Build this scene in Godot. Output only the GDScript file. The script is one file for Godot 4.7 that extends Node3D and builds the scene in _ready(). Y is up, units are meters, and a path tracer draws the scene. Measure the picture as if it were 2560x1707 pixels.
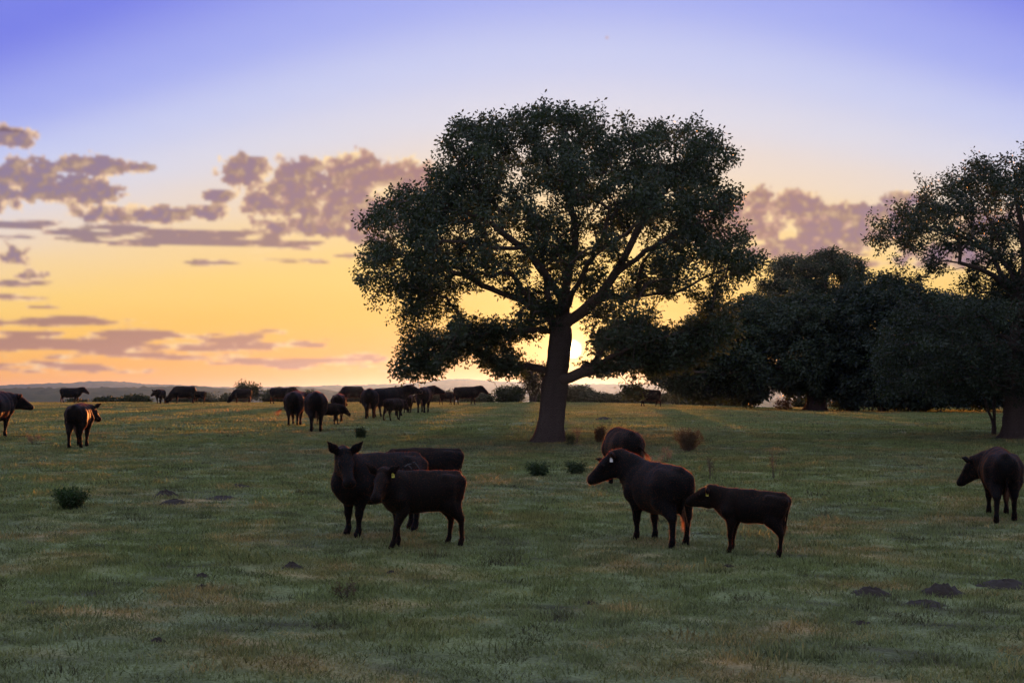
extends Node3D
# A pasture at sunset: black cattle on a gentle rise, a big spreading oak with the low sun behind its trunk.

var rng := RandomNumberGenerator.new()
var n_big := FastNoiseLite.new()
var n_mid := FastNoiseLite.new()
var n_fine := FastNoiseLite.new()
var used := {}
var M := {}
const SUN_AZ := 2.432
const SUN_EL := 1.964
const EYE := 2.6

func _ready() -> void:
	rng.seed = 7
	for a in [[n_big, 0.11, 3], [n_mid, 0.42, 5], [n_fine, 1.7, 9]]:
		a[0].noise_type = FastNoiseLite.TYPE_SIMPLEX_SMOOTH
		a[0].frequency = a[1]
		a[0].seed = a[2]
		a[0].fractal_type = FastNoiseLite.FRACTAL_FBM
		a[0].fractal_octaves = 3
	make_camera()
	make_air()
	make_materials()
	make_ground()
	make_hills()
	make_trees()
	make_bushes()
	make_cattle()
	make_weeds()
	make_mounds()
	make_grass()

# ---------------------------------------------------------------- camera, sky, sun

func make_camera() -> void:
	var cam := Camera3D.new()
	cam.name = "camera"
	cam.projection = Camera3D.PROJECTION_FRUSTUM
	cam.near = 0.1
	cam.far = 20000.0
	cam.size = 0.2 * 853.5 / 3555.0
	cam.frustum_offset = Vector2(0, 0.1 * 141.5 / 3555.0)
	cam.position = Vector3(0, EYE, 0)
	add_child(cam)
	cam.current = true

func make_air() -> void:
	var env := Environment.new()
	env.background_mode = Environment.BG_SKY
	var sky := Sky.new()
	var pan := PanoramaSkyMaterial.new()
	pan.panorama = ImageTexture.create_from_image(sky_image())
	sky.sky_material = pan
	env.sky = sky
	env.tonemap_mode = Environment.TONE_MAPPER_LINEAR
	env.tonemap_exposure = 1.8
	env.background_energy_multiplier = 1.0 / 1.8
	env.sdfgi_enabled = true
	env.ssao_enabled = true
	env.ssil_enabled = true
	env.volumetric_fog_enabled = true
	env.volumetric_fog_density = 0.000045
	env.volumetric_fog_albedo = Color(0.46, 0.64, 1.0)
	env.volumetric_fog_anisotropy = 0.78
	var we := WorldEnvironment.new()
	we.name = "surroundings"
	we.environment = env
	add_child(we)
	var sun := DirectionalLight3D.new()
	sun.name = "sun"
	sun.light_color = Color(1.0, 0.60, 0.30)
	sun.light_energy = 1.6
	sun.light_angular_distance = 0.6
	sun.shadow_enabled = true
	add_child(sun)
	var a := deg_to_rad(SUN_AZ)
	var e := deg_to_rad(SUN_EL)
	var to := Vector3(sin(a) * cos(e), sin(e), -cos(a) * cos(e))
	sun.look_at_from_position(Vector3.ZERO, -to, Vector3.UP)

func keyed(keys: Array, x: float) -> Vector3:
	if x <= keys[0][0]:
		return keys[0][1]
	for i in keys.size() - 1:
		if x <= keys[i + 1][0]:
			var t: float = (x - keys[i][0]) / (keys[i + 1][0] - keys[i][0])
			t = t * t * (3.0 - 2.0 * t) * 0.5 + t * 0.5
			return keys[i][1].lerp(keys[i + 1][1], t)
	return keys[-1][1]

func lin(r: float, g: float, b: float) -> Vector3:
	var c := Color(r / 255.0, g / 255.0, b / 255.0).srgb_to_linear()
	return Vector3(c.r, c.g, c.b)

func sky_image() -> Image:
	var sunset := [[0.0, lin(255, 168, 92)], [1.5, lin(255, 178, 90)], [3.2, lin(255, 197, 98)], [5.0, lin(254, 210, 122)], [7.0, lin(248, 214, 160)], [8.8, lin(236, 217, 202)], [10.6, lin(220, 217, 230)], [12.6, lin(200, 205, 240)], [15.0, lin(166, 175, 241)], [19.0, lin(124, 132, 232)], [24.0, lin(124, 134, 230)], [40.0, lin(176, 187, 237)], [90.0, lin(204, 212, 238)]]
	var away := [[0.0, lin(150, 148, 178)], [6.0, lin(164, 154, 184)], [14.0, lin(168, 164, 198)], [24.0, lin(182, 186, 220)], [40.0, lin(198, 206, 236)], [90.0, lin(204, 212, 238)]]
	var small := Image.create(512, 256, false, Image.FORMAT_RGBAF)
	for j in 256:
		var el := 90.0 - (j + 0.5) / 256.0 * 180.0
		for i in 512:
			var az := (i + 0.5) / 512.0 * 360.0 - 180.0
			var da := absf(az - SUN_AZ)
			if da > 180.0:
				da = 360.0 - da
			var e := maxf(el, 0.0)
			var s := keyed(sunset, e * minf(0.93 + 0.47 * pow(da / 22.0, 2.0), 1.55))
			var w := keyed(away, e)
			var c := s.lerp(w, smoothstep(24.0, 105.0, da))
			small.set_pixel(i, j, Color(c.x, c.y, c.z, 1.0))
	small.resize(4096, 2048, Image.INTERPOLATE_CUBIC)
	# clouds lie in a belt from the horizon to 26 degrees up
	var top := int((90.0 - 26.0) / 180.0 * 2048.0)
	var rows := 1026 - top
	var puff := PackedFloat32Array()
	puff.resize(4096 * rows)
	puff.fill(-2.0)
	var streak := puff.duplicate()
	var blobs: Array = [[-19.44,9.78,1.00,0.52,0,1.00],[-18.94,8.18,1.93,1.00,0,1.00],[-20.65,7.65,1.77,0.97,0,1.00],[-16.38,8.85,1.61,0.52,0,0.95],[-17.12,7.88,1.93,0.73,0,1.00],[-15.11,8.88,1.45,0.32,0,0.55],[-15.41,7.08,1.85,0.45,0,1.00],[-13.75,7.09,1.21,0.42,0,1.00],[-11.68,7.92,0.84,0.32,0,0.90],[-12.07,7.26,1.05,0.39,0,0.85],[-10.67,8.88,1.06,0.74,0,1.00],[-8.51,8.65,1.42,0.97,0,1.00],[-6.42,8.88,1.29,1.00,0,1.00],[-4.34,8.69,1.61,0.93,0,1.00],[-9.27,7.75,1.77,0.93,0,1.00],[-6.90,7.63,2.01,1.13,0,1.00],[-5.06,7.42,1.53,1.13,0,1.00],[-7.69,6.84,2.74,0.58,0,1.00],[-5.54,6.44,1.37,0.45,0,0.90],[-18.94,6.56,2.74,0.21,1,1.00],[-14.96,6.39,4.35,0.42,1,1.00],[-11.45,6.25,3.38,0.39,1,1.00],[-16.45,6.13,3.38,0.18,1,0.90],[-8.95,6.07,2.74,0.21,1,0.90],[-6.10,5.67,1.53,0.10,1,0.80],[-11.84,5.33,1.26,0.15,1,0.90],[-8.79,5.46,1.53,0.11,1,0.80],[-19.37,5.38,1.03,0.64,0,0.50],[-18.58,4.65,0.90,0.32,0,0.50],[-18.94,4.35,1.85,0.13,1,0.90],[-18.80,3.81,1.93,0.13,1,0.90],[-18.07,3.50,0.84,0.08,1,0.80],[-18.07,2.95,3.22,0.24,1,0.95],[-15.41,2.13,8.06,0.55,1,1.00],[-14.06,1.64,2.74,0.21,1,0.90],[-20.09,2.19,3.55,0.52,1,0.90],[-17.93,1.15,3.55,0.23,1,0.90],[-8.32,1.39,4.19,0.24,1,0.90],[-6.10,1.44,2.10,0.35,1,0.90],[8.32,6.90,1.77,1.29,0,1.00],[9.74,7.11,1.37,1.26,0,1.00],[11.22,7.54,1.21,0.84,0,0.85],[13.14,6.64,2.26,1.00,0,1.00],[14.36,6.76,1.69,0.90,0,1.00],[15.34,7.65,1.21,0.35,0,0.90],[11.60,5.82,2.74,0.52,0,1.00],[13.14,5.37,2.10,0.29,1,0.80],[17.19,5.45,2.58,0.64,0,0.80],[-9.34,9.42,0.40,0.10,1,0.50],[-5.46,9.46,0.64,0.08,1,0.45],[3.83,14.22,0.16,0.10,0,0.45],[-14.13,3.95,0.48,0.06,1,0.50],[18.36,6.62,1.93,0.97,0,0.70]]
	var r := RandomNumberGenerator.new()
	r.seed = 41
	for k in 110:
		var a := r.randf_range(24.0, 336.0)
		if a > 180.0:
			a -= 360.0
		var st := r.randf() < 0.45
		var el := r.randf_range(1.2, 4.5) if st else r.randf_range(5.0, 10.5)
		for q in (1 if st else 4):
			blobs.append([a + r.randf_range(-2, 2), el + r.randf_range(-0.5, 0.6) * (0.0 if st else 1.0), r.randf_range(2.0, 6.0) if st else r.randf_range(0.8, 1.9), r.randf_range(0.15, 0.45) if st else r.randf_range(0.5, 1.0), 1 if st else 0, r.randf_range(0.7, 1.0)])
	var ppd := 4096.0 / 360.0
	for b in blobs:
		var cx: float = (b[0] + 180.0) * ppd
		var cy: float = (90.0 - b[1]) * ppd - top
		var rx: float = b[2] * ppd
		var ry: float = b[3] * ppd
		var into := streak if b[4] == 1 else puff
		for j in range(maxi(0, int(cy - ry * 1.8)), mini(rows, int(cy + ry * 1.8) + 2)):
			var dy := (j + 0.5 - cy) / ry
			if b[4] == 0 and dy > 0.0:
				dy *= 1.25
			for i in range(int(cx - rx * 1.8), int(cx + rx * 1.8) + 1):
				var dx := (i + 0.5 - cx) / rx
				var v: float = b[5] - (dx * dx + dy * dy)
				var at := j * 4096 + posmod(i, 4096)
				if v > into[at]:
					into[at] = v
		if b[4] == 1:
			streak = into
		else:
			puff = into
	var fluff := FastNoiseLite.new()
	fluff.seed = 5
	fluff.noise_type = FastNoiseLite.TYPE_SIMPLEX_SMOOTH
	fluff.frequency = 0.95
	fluff.fractal_octaves = 6
	fluff.fractal_gain = 0.56
	fluff.domain_warp_enabled = true
	fluff.domain_warp_amplitude = 0.5
	fluff.domain_warp_frequency = 1.1
	fluff.domain_warp_fractal_octaves = 3
	var curd := FastNoiseLite.new()
	curd.seed = 12
	curd.noise_type = FastNoiseLite.TYPE_SIMPLEX_SMOOTH
	curd.frequency = 2.4
	curd.fractal_octaves = 3
	var fibre := FastNoiseLite.new()
	fibre.seed = 8
	fibre.noise_type = FastNoiseLite.TYPE_SIMPLEX_SMOOTH
	fibre.frequency = 0.5
	fibre.fractal_octaves = 4
	var dark_far := lin(98, 82, 98)
	var dark_near := lin(186, 130, 118)
	var mid_far := lin(176, 146, 146)
	var mid_near := lin(226, 172, 142)
	var lit_far := lin(255, 214, 172)
	var lit_near := lin(255, 226, 168)
	for j in rows:
		var el := 90.0 - (j + top + 0.5) / ppd
		for i in 4096:
			var at := j * 4096 + i
			var az := (i + 0.5) / ppd - 180.0
			var da := absf(az - SUN_AZ)
			if da > 180.0:
				da = 360.0 - da
			var c := Vector3.ZERO
			var touched := false
			if puff[at] > -1.2 or streak[at] > -1.2:
				touched = true
				var p := small.get_pixel(i, j + top)
				c = Vector3(p.r, p.g, p.b)
				var d := -1.0
				var wispy := false
				if puff[at] > -1.2:
					d = minf(puff[at] * 1.1, 0.75) + fluff.get_noise_2d(az, el * 1.25) * 0.9 + curd.get_noise_2d(az, el * 1.2) * 0.38 + 0.02
				if streak[at] > -1.2:
					var d2 := streak[at] * 0.75 + fibre.get_noise_2d(az * 0.55, el * 4.5) * 1.1 + fluff.get_noise_2d(az * 0.8 + 9.0, el * 3.0) * 0.35
					if d2 > d:
						d = d2
						wispy = true
				var near := exp(-da / 13.0)
				var low := smoothstep(6.0, 1.0, el)
				var warm := clampf(near * 0.9 + low * 0.6, 0, 1)
				var dk := dark_far.lerp(dark_near, warm)
				var md := mid_far.lerp(mid_near, warm)
				var lt := lit_far.lerp(lit_near, clampf(near * 1.3, 0, 1))
				# puffs: the side of each billow that faces the sun is paler
				var here := fluff.get_noise_2d(az, el * 1.25)
				var sunward := fluff.get_noise_2d(az + 0.16 * signf(SUN_AZ - az), (el - 0.14) * 1.25)
				var relief := clampf((here - sunward) * 1.1, -0.45, 0.6)
				var th := smoothstep(0.0, 1.0, d + fluff.get_noise_2d(az * 0.55 + 40.0, el * 0.8) * 0.55)
				var body := lt.lerp(md, smoothstep(0.02, 0.2, th)).lerp(dk, smoothstep(0.16, 0.75, th))
				body = body.lerp(lt, maxf(relief, 0.0) * 0.75).lerp(dk * 0.9, maxf(-relief, 0.0) * 0.8)
				if wispy:
					body = lt.lerp(md, smoothstep(0.0, 0.2, th)).lerp(dk, smoothstep(0.12, 0.6, th) * 0.9)
				c = c.lerp(body, smoothstep(-0.02, 0.5 if wispy else 0.24, d) * (0.9 if wispy else 0.97))
			if da < 22.0 and el < 26.0:
				var off := sqrt(da * da + (el - SUN_EL) * (el - SUN_EL))
				if off < 22.0:
					if not touched:
						var p := small.get_pixel(i, j + top)
						c = Vector3(p.r, p.g, p.b)
						touched = true
					c += Vector3(1.0, 0.62, 0.2) * (1.7 * exp(-off / 0.95) + 0.32 * exp(-off / 2.8) + 0.04 * exp(-off / 7.0))
					if off < 0.34:
						c += Vector3(26.0, 20.0, 11.0) * smoothstep(0.34, 0.2, off)
			if touched:
				small.set_pixel(i, j + top, Color(c.x, c.y, c.z, 1.0))
	# a panorama begins straight ahead, in the middle of what was computed
	var turned := Image.create(4096, 2048, false, Image.FORMAT_RGBAF)
	turned.blit_rect(small, Rect2i(2048, 0, 2048, 2048), Vector2i(0, 0))
	turned.blit_rect(small, Rect2i(0, 0, 2048, 2048), Vector2i(2048, 0))
	return turned

# ---------------------------------------------------------------- helpers

func numbered(called: String) -> String:
	used[called] = used.get(called, -1) + 1
	return called if used[called] == 0 else "%s_%03d" % [called, used[called]]

func tag(o: Node, label := "", category := "", group := "", kind := "") -> void:
	for a in [["label", label], ["category", category], ["group", group], ["kind", kind]]:
		if a[1] != "":
			o.set_meta(a[0], a[1])

func thing(called: String, label: String, category: String, at: Vector3, turn := 0.0, group := "") -> Node3D:
	var o := Node3D.new()
	o.name = numbered(called)
	add_child(o)
	o.position = at
	o.rotation.y = turn
	tag(o, label, category, group)
	return o

func part(called: String, mesh: Mesh, mat: Material, parent: Node) -> MeshInstance3D:
	var o := MeshInstance3D.new()
	o.name = called
	o.mesh = mesh
	o.material_override = mat
	parent.add_child(o, true)
	return o

func many(called: String, mesh: Mesh, mat: Material, where: Array, tints: PackedColorArray, parent: Node) -> MultiMeshInstance3D:
	var mm := MultiMesh.new()
	mm.transform_format = MultiMesh.TRANSFORM_3D
	mm.use_colors = true
	mm.mesh = mesh
	mm.instance_count = where.size()
	for i in where.size():
		mm.set_instance_transform(i, where[i])
		mm.set_instance_color(i, tints[i])
	var o := MultiMeshInstance3D.new()
	o.name = called
	o.multimesh = mm
	o.material_override = mat
	parent.add_child(o, true)
	return o

func array_mesh(v: PackedVector3Array, n: PackedVector3Array, idx: PackedInt32Array, col := PackedColorArray()) -> ArrayMesh:
	var a := []
	a.resize(Mesh.ARRAY_MAX)
	a[Mesh.ARRAY_VERTEX] = v
	a[Mesh.ARRAY_NORMAL] = n
	a[Mesh.ARRAY_INDEX] = idx
	if col.size():
		a[Mesh.ARRAY_COLOR] = col
	var m := ArrayMesh.new()
	m.add_surface_from_arrays(Mesh.PRIMITIVE_TRIANGLES, a)
	return m

func tinted(base: Color, rough: float, vertex := false) -> StandardMaterial3D:
	var m := StandardMaterial3D.new()
	m.albedo_color = base.linear_to_srgb()
	m.roughness = rough
	m.vertex_color_use_as_albedo = vertex
	return m

func noise_image(size: int, freq: float, seed_: int, lo: float, hi: float, octaves := 4) -> ImageTexture:
	var n := FastNoiseLite.new()
	n.seed = seed_
	n.frequency = freq
	n.fractal_octaves = octaves
	var im := n.get_seamless_image(size, size)
	im.convert(Image.FORMAT_RGB8)
	for y in size:
		for x in size:
			var v := lerpf(lo, hi, im.get_pixel(x, y).r)
			im.set_pixel(x, y, Color(v, v, v))
	return ImageTexture.create_from_image(im)

func make_materials() -> void:
	var grain := noise_image(512, 0.06, 11, 0.7, 1.0, 5)
	var rough_bark := noise_image(512, 0.03, 17, 0.0, 1.0, 5)
	var turf_m := tinted(Color(1, 1, 1), 0.95, true)
	turf_m.albedo_texture = grain
	turf_m.uv1_triplanar = true
	turf_m.uv1_world_triplanar = true
	turf_m.uv1_scale = Vector3(0.45, 0.45, 0.45)
	turf_m.heightmap_enabled = true
	turf_m.heightmap_texture = rough_bark
	turf_m.heightmap_scale = 4.0
	turf_m.metallic_specular = 0.2
	M.turf = turf_m
	var bark := tinted(Color(0.34, 0.265, 0.22), 0.95)
	bark.albedo_texture = noise_image(512, 0.05, 29, 0.28, 1.0, 5)
	bark.uv1_triplanar = true
	bark.uv1_scale = Vector3(3.4, 0.8, 3.4)
	bark.heightmap_enabled = true
	bark.heightmap_texture = rough_bark
	bark.heightmap_scale = 5.0
	bark.metallic_specular = 0.2
	M.bark = bark
	var leaf := tinted(Color(1, 1, 1), 0.55, true)
	leaf.backlight_enabled = true
	leaf.backlight = Color(0.75, 0.78, 0.42)
	leaf.metallic_specular = 0.4
	M.leaf = leaf
	var blade := tinted(Color(1, 1, 1), 0.7, true)
	blade.backlight_enabled = true
	blade.backlight = Color(0.98, 0.98, 0.78)
	blade.metallic_specular = 0.35
	M.blade = blade
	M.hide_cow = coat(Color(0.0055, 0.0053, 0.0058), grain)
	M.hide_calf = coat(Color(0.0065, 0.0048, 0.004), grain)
	var hair := tinted(Color(0.03, 0.02, 0.014), 0.6)
	hair.backlight_enabled = true
	hair.backlight = Color(0.75, 0.5, 0.3)
	M.hair = hair
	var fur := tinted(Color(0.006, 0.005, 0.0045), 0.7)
	fur.metallic_specular = 0.2
	fur.backlight_enabled = true
	fur.backlight = Color(0.82, 0.45, 0.22)
	M.fur = fur
	M.eye = tinted(Color(0.006, 0.005, 0.005), 0.12)
	M.nose = tinted(Color(0.012, 0.011, 0.012), 0.3)
	var plastic := tinted(Color(0.62, 0.58, 0.08), 0.45)
	plastic.backlight_enabled = true
	plastic.backlight = Color(0.7, 0.68, 0.2)
	M.tag_yellow = plastic
	M.tag_white = tinted(Color(0.7, 0.7, 0.62), 0.45)
	M.ink = tinted(Color(0.03, 0.03, 0.03), 0.6)
	M.scar = tinted(Color(0.06, 0.058, 0.06), 0.7)
	M.soil = tinted(Color(0.04, 0.029, 0.02), 0.97)
	M.soil.albedo_texture = grain
	M.soil.uv1_triplanar = true
	M.soil.uv1_scale = Vector3(2, 2, 2)
	M.hill = tinted(Color(1, 1, 1), 0.95, true)
	M.hill.metallic_specular = 0.1

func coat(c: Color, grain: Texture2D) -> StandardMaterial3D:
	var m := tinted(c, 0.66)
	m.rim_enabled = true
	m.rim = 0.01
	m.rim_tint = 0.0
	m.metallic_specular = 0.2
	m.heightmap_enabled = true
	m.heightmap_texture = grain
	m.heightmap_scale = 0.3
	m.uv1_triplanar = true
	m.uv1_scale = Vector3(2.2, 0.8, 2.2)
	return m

# ---------------------------------------------------------------- ground

const PROFILE := [[-80.0, -0.3], [0.0, -0.4], [12.0, 0.07], [22.0, 0.47], [36.0, 0.93], [51.0, 1.4], [75.0, 1.86], [103.0, 2.13], [125.0, 2.12], [160.0, 1.2], [250.0, -5.0], [450.0, -14.0], [800.0, -20.0], [2000.0, -22.0], [12000.0, -22.0]]

func slope_at(j: int) -> float:
	if j <= 0 or j >= PROFILE.size() - 1:
		return 0.0
	return (PROFILE[j + 1][1] - PROFILE[j - 1][1]) / (PROFILE[j + 1][0] - PROFILE[j - 1][0])

func land(x: float, z: float) -> float:
	var d := -z
	var y: float = PROFILE[-1][1]
	if d <= PROFILE[0][0]:
		y = PROFILE[0][1]
	else:
		for i in PROFILE.size() - 1:
			if d <= PROFILE[i + 1][0]:
				var h: float = PROFILE[i + 1][0] - PROFILE[i][0]
				var t: float = (d - PROFILE[i][0]) / h
				var t2 := t * t
				var t3 := t2 * t
				y = (2 * t3 - 3 * t2 + 1) * PROFILE[i][1] + (t3 - 2 * t2 + t) * h * slope_at(i) + (3 * t2 - 2 * t3) * PROFILE[i + 1][1] + (t3 - t2) * h * slope_at(i + 1)
				break
	y -= 0.42 * smoothstep(4.0, 24.0, x) * smoothstep(45.0, 100.0, d)
	if d > 4.0 and d < 400.0:
		y += n_big.get_noise_2d(x, z) * 0.05 * smoothstep(150.0, 90.0, d) + n_mid.get_noise_2d(x, z) * 0.032 * smoothstep(120.0, 60.0, d)
	return y

func turf_color(x: float, z: float) -> Color:
	var a := n_big.get_noise_2d(x * 1.3 + 50.0, z * 0.9)
	var b := n_mid.get_noise_2d(x * 0.8, z + 30.0)
	var c := n_fine.get_noise_2d(x, z)
	var e := n_fine.get_noise_2d(x * 2.7 + 70.0, z * 2.7)
	var t := Color(0.215, 0.262, 0.108).lerp(Color(0.240, 0.280, 0.146), smoothstep(-0.3, 0.4, a + c * 0.3))
	t = t.lerp(Color(0.285, 0.260, 0.108), smoothstep(-0.1, 0.5, b * 0.8 + c * 0.3 + e * 0.2) * 0.75)
	t = t.lerp(Color(0.38, 0.27, 0.135), smoothstep(0.16, 0.6, b * 0.55 + a * 0.3 + c * 0.45 + e * 0.3) * 0.8)
	t = t.lerp(Color(0.10, 0.085, 0.062), smoothstep(0.2, 0.52, -c * 0.6 - b * 0.45 - e * 0.3) * 0.8)
	var v := clampf(1.0 + 0.55 * e + 0.35 * c, 0.5, 1.6)
	return Color(t.r * v, t.g * v, t.b * v)

func make_ground() -> void:
	var xs := [0.0]
	var x := 0.0
	while x < 9500.0:
		x += 0.5 if x < 30.0 else (1.2 if x < 60.0 else (x - 60.0) * 0.16 + 2.0)
		xs.append(x)
		xs.push_front(-x)
	var ds := [-60.0, -40.0, -25.0, -14.0, -7.0, -2.0, 2.0, 5.0]
	var d := 7.0
	while d < 9500.0:
		ds.append(d)
		d += 0.3 if d < 50.0 else (0.55 if d < 135.0 else (d - 135.0) * 0.1 + 2.0)
	var v := PackedVector3Array()
	var n := PackedVector3Array()
	var col := PackedColorArray()
	var idx := PackedInt32Array()
	var w := xs.size()
	for dd in ds:
		for xx in xs:
			v.append(Vector3(xx, land(xx, -dd), -dd))
			if dd > 150.0 or absf(xx) > 90.0:
				var g := n_fine.get_noise_2d(xx * 0.012, dd * 0.012)
				col.append(Color(0.05, 0.066, 0.035).lerp(Color(0.11, 0.105, 0.055), smoothstep(-0.2, 0.5, g)))
			else:
				var tc := turf_color(xx, -dd)
				col.append(tc)
	for j in ds.size():
		for i in w:
			var l: Vector3 = v[j * w + maxi(i - 1, 0)]
			var r: Vector3 = v[j * w + mini(i + 1, w - 1)]
			var f: Vector3 = v[mini(j + 1, ds.size() - 1) * w + i]
			var b: Vector3 = v[maxi(j - 1, 0) * w + i]
			n.append((r - l).cross(f - b).normalized())
			if i < w - 1 and j < ds.size() - 1:
				var q := j * w + i
				idx.append_array([q, q + w, q + 1, q + 1, q + w, q + w + 1])
	var o := part("pasture_ground", array_mesh(v, n, idx, col), M.turf, self)
	tag(o, "", "", "", "structure")

# ---------------------------------------------------------------- far wooded hills

func hill(x0: float, x1: float, d0: float, d1: float, crest: Array, seed_: int, c0: Color, c1: Color, step: float) -> void:
	# crest: [x, height above the valley floor] pairs along the hill; trees roughen its whole surface
	var nz := FastNoiseLite.new()
	nz.seed = seed_
	nz.frequency = 1.0
	nz.fractal_octaves = 3
	var v := PackedVector3Array()
	var n := PackedVector3Array()
	var col := PackedColorArray()
	var idx := PackedInt32Array()
	var nx := int((x1 - x0) / step)
	var nd := 26
	for j in nd + 1:
		var t := j / float(nd)
		var d := lerpf(d0, d1, t)
		var rise := sin(minf(t * 1.25, 1.0) * PI * 0.5)
		for i in nx + 1:
			var x := lerpf(x0, x1, i / float(nx)) + nz.get_noise_2d(i * 7.7, j * 3.1) * step * 0.4
			var top := 0.0
			for k in crest.size() - 1:
				if x >= crest[k][0] and x <= crest[k + 1][0]:
					var u: float = (x - crest[k][0]) / (crest[k + 1][0] - crest[k][0])
					top = lerpf(crest[k][1], crest[k + 1][1], u * u * (3 - 2 * u))
			var trees := (absf(nz.get_noise_2d(x * 0.018, d * 0.012)) * 7.0 + nz.get_noise_2d(x * 0.06, d * 0.05) * 4.0) * smoothstep(0.0, 0.15, t)
			v.append(Vector3(x, -23.0 + top * rise + trees, -d))
			col.append(c0.lerp(c1, clampf(0.5 + nz.get_noise_2d(x * 0.02 + 99.0, d * 0.02), 0, 1)))
	var w := nx + 1
	for j in nd + 1:
		for i in w:
			var l: Vector3 = v[j * w + maxi(i - 1, 0)]
			var r: Vector3 = v[j * w + mini(i + 1, nx)]
			var f: Vector3 = v[mini(j + 1, nd) * w + i]
			var b: Vector3 = v[maxi(j - 1, 0) * w + i]
			n.append((r - l).cross(f - b).normalized())
			if i < nx and j < nd:
				var q := j * w + i
				idx.append_array([q, q + w, q + 1, q + 1, q + w, q + w + 1])
	var o := part(numbered("hill"), array_mesh(v, n, idx, col), M.hill, self)
	tag(o, "", "", "", "structure")

func make_hills() -> void:
	var far0 := Color(0.03, 0.045, 0.025)
	var far1 := Color(0.055, 0.065, 0.035)
	hill(-4200, 1200, 5600, 6800, [[-4200, 80], [-2400, 82], [-2050, 92], [-1880, 102], [-1700, 88], [-1300, 74], [-700, 66], [0, 60], [1200, 20]], 3, far0, far1, 18.0)
	hill(-1400, 4200, 4700, 5800, [[-1400, 20], [-1000, 66], [-700, 72], [-450, 78], [-200, 98], [-60, 88], [300, 78], [900, 70], [1600, 60], [4200, 50]], 4, far0, far1, 18.0)
	hill(-1500, 700, 2100, 2600, [[-1500, 30], [-800, 40], [-560, 43], [-450, 33], [-380, 40], [-250, 30], [0, 26], [700, 14]], 6, far0, far1, 9.0)

# ---------------------------------------------------------------- trees

func leaf_spray(seed_: int, count: int, spread: float, size: float, narrow := 0.55) -> ArrayMesh:
	# a twig end: lobed leaves of real outline scattered round a point
	var r := RandomNumberGenerator.new()
	r.seed = seed_
	var v := PackedVector3Array()
	var n := PackedVector3Array()
	var col := PackedColorArray()
	var idx := PackedInt32Array()
	for k in count:
		var out := Vector3(r.randfn(), r.randfn() * 0.8, r.randfn()).normalized()
		var at := out * spread * pow(r.randf(), 0.5)
		var along := (out + Vector3(r.randfn(), r.randfn() - 0.25, r.randfn()) * 0.55).normalized()
		var side := along.cross(Vector3(r.randfn(), r.randfn() + 0.8, r.randfn())).normalized()
		var up := side.cross(along).normalized()
		var L := size * r.randf_range(0.75, 1.25)
		var W := L * narrow * 0.5
		var tone := r.randf_range(0.75, 1.25)
		var c := Color(tone * r.randf_range(0.92, 1.1), tone, tone * r.randf_range(0.85, 1.1))
		var rim := [[0.0, 0.0], [0.22, 0.55], [0.36, 0.45], [0.55, 1.0], [0.7, 0.62], [1.0, 0.0], [0.7, -0.62], [0.55, -1.0], [0.36, -0.45], [0.22, -0.55]]
		var first := v.size()
		v.append(at + along * L * 0.45 - up * L * 0.05)
		n.append(up)
		col.append(c)
		for p in rim:
			v.append(at + along * L * p[0] + side * W * p[1] + up * (absf(p[1]) * 0.05 - p[0] * p[0] * 0.12) * L)
			n.append((up + side * p[1] * 0.25).normalized())
			col.append(c)
		for q in rim.size():
			idx.append_array([first, first + 1 + (q + 1) % rim.size(), first + 1 + q])
	return array_mesh(v, n, idx, col)

func tube(v: PackedVector3Array, n: PackedVector3Array, idx: PackedInt32Array, pts: Array, radii: Array, sides: int, rough: float, flare := 0.0) -> void:
	var first := v.size()
	var ref := Vector3(1, 0, 0)
	for i in pts.size():
		var dir: Vector3 = (pts[mini(i + 1, pts.size() - 1)] - pts[maxi(i - 1, 0)]).normalized()
		var a := (ref - dir * ref.dot(dir))
		if a.length() < 0.05:
			a = dir.cross(Vector3(0, 0, 1))
		a = a.normalized()
		ref = a
		var b := dir.cross(a)
		for k in sides:
			var th := TAU * k / sides
			var o := a * cos(th) + b * sin(th)
			var rr: float = radii[i]
			if rough > 0.0:
				rr *= 1.0 + rough * n_fine.get_noise_3d(pts[i].x * 0.8 + o.x * 1.1, pts[i].y * 0.5, o.z * 1.1)
			if flare > 0.0:
				rr *= 1.0 + flare * exp(-pts[i].y / 0.22) * (0.75 + 0.5 * sin(th * 5.0 + 1.0))
			if sides > 40:
				var groove := 1.0 - absf(n_fine.get_noise_3d(o.x * 3.2 + pts[i].y * 0.25, pts[i].y * 0.7, o.z * 3.2)) * 3.0
				rr *= 1.0 + 0.05 * clampf(groove, -1.0, 1.0) + 0.02 * n_fine.get_noise_3d(o.x * 7.0, pts[i].y * 5.0, o.z * 7.0)
			v.append(pts[i] + o * rr)
			n.append(o)
	for i in pts.size() - 1:
		for k in sides:
			var p := first + i * sides + k
			var q := first + i * sides + (k + 1) % sides
			idx.append_array([p, p + sides, q, q, p + sides, q + sides])

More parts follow.
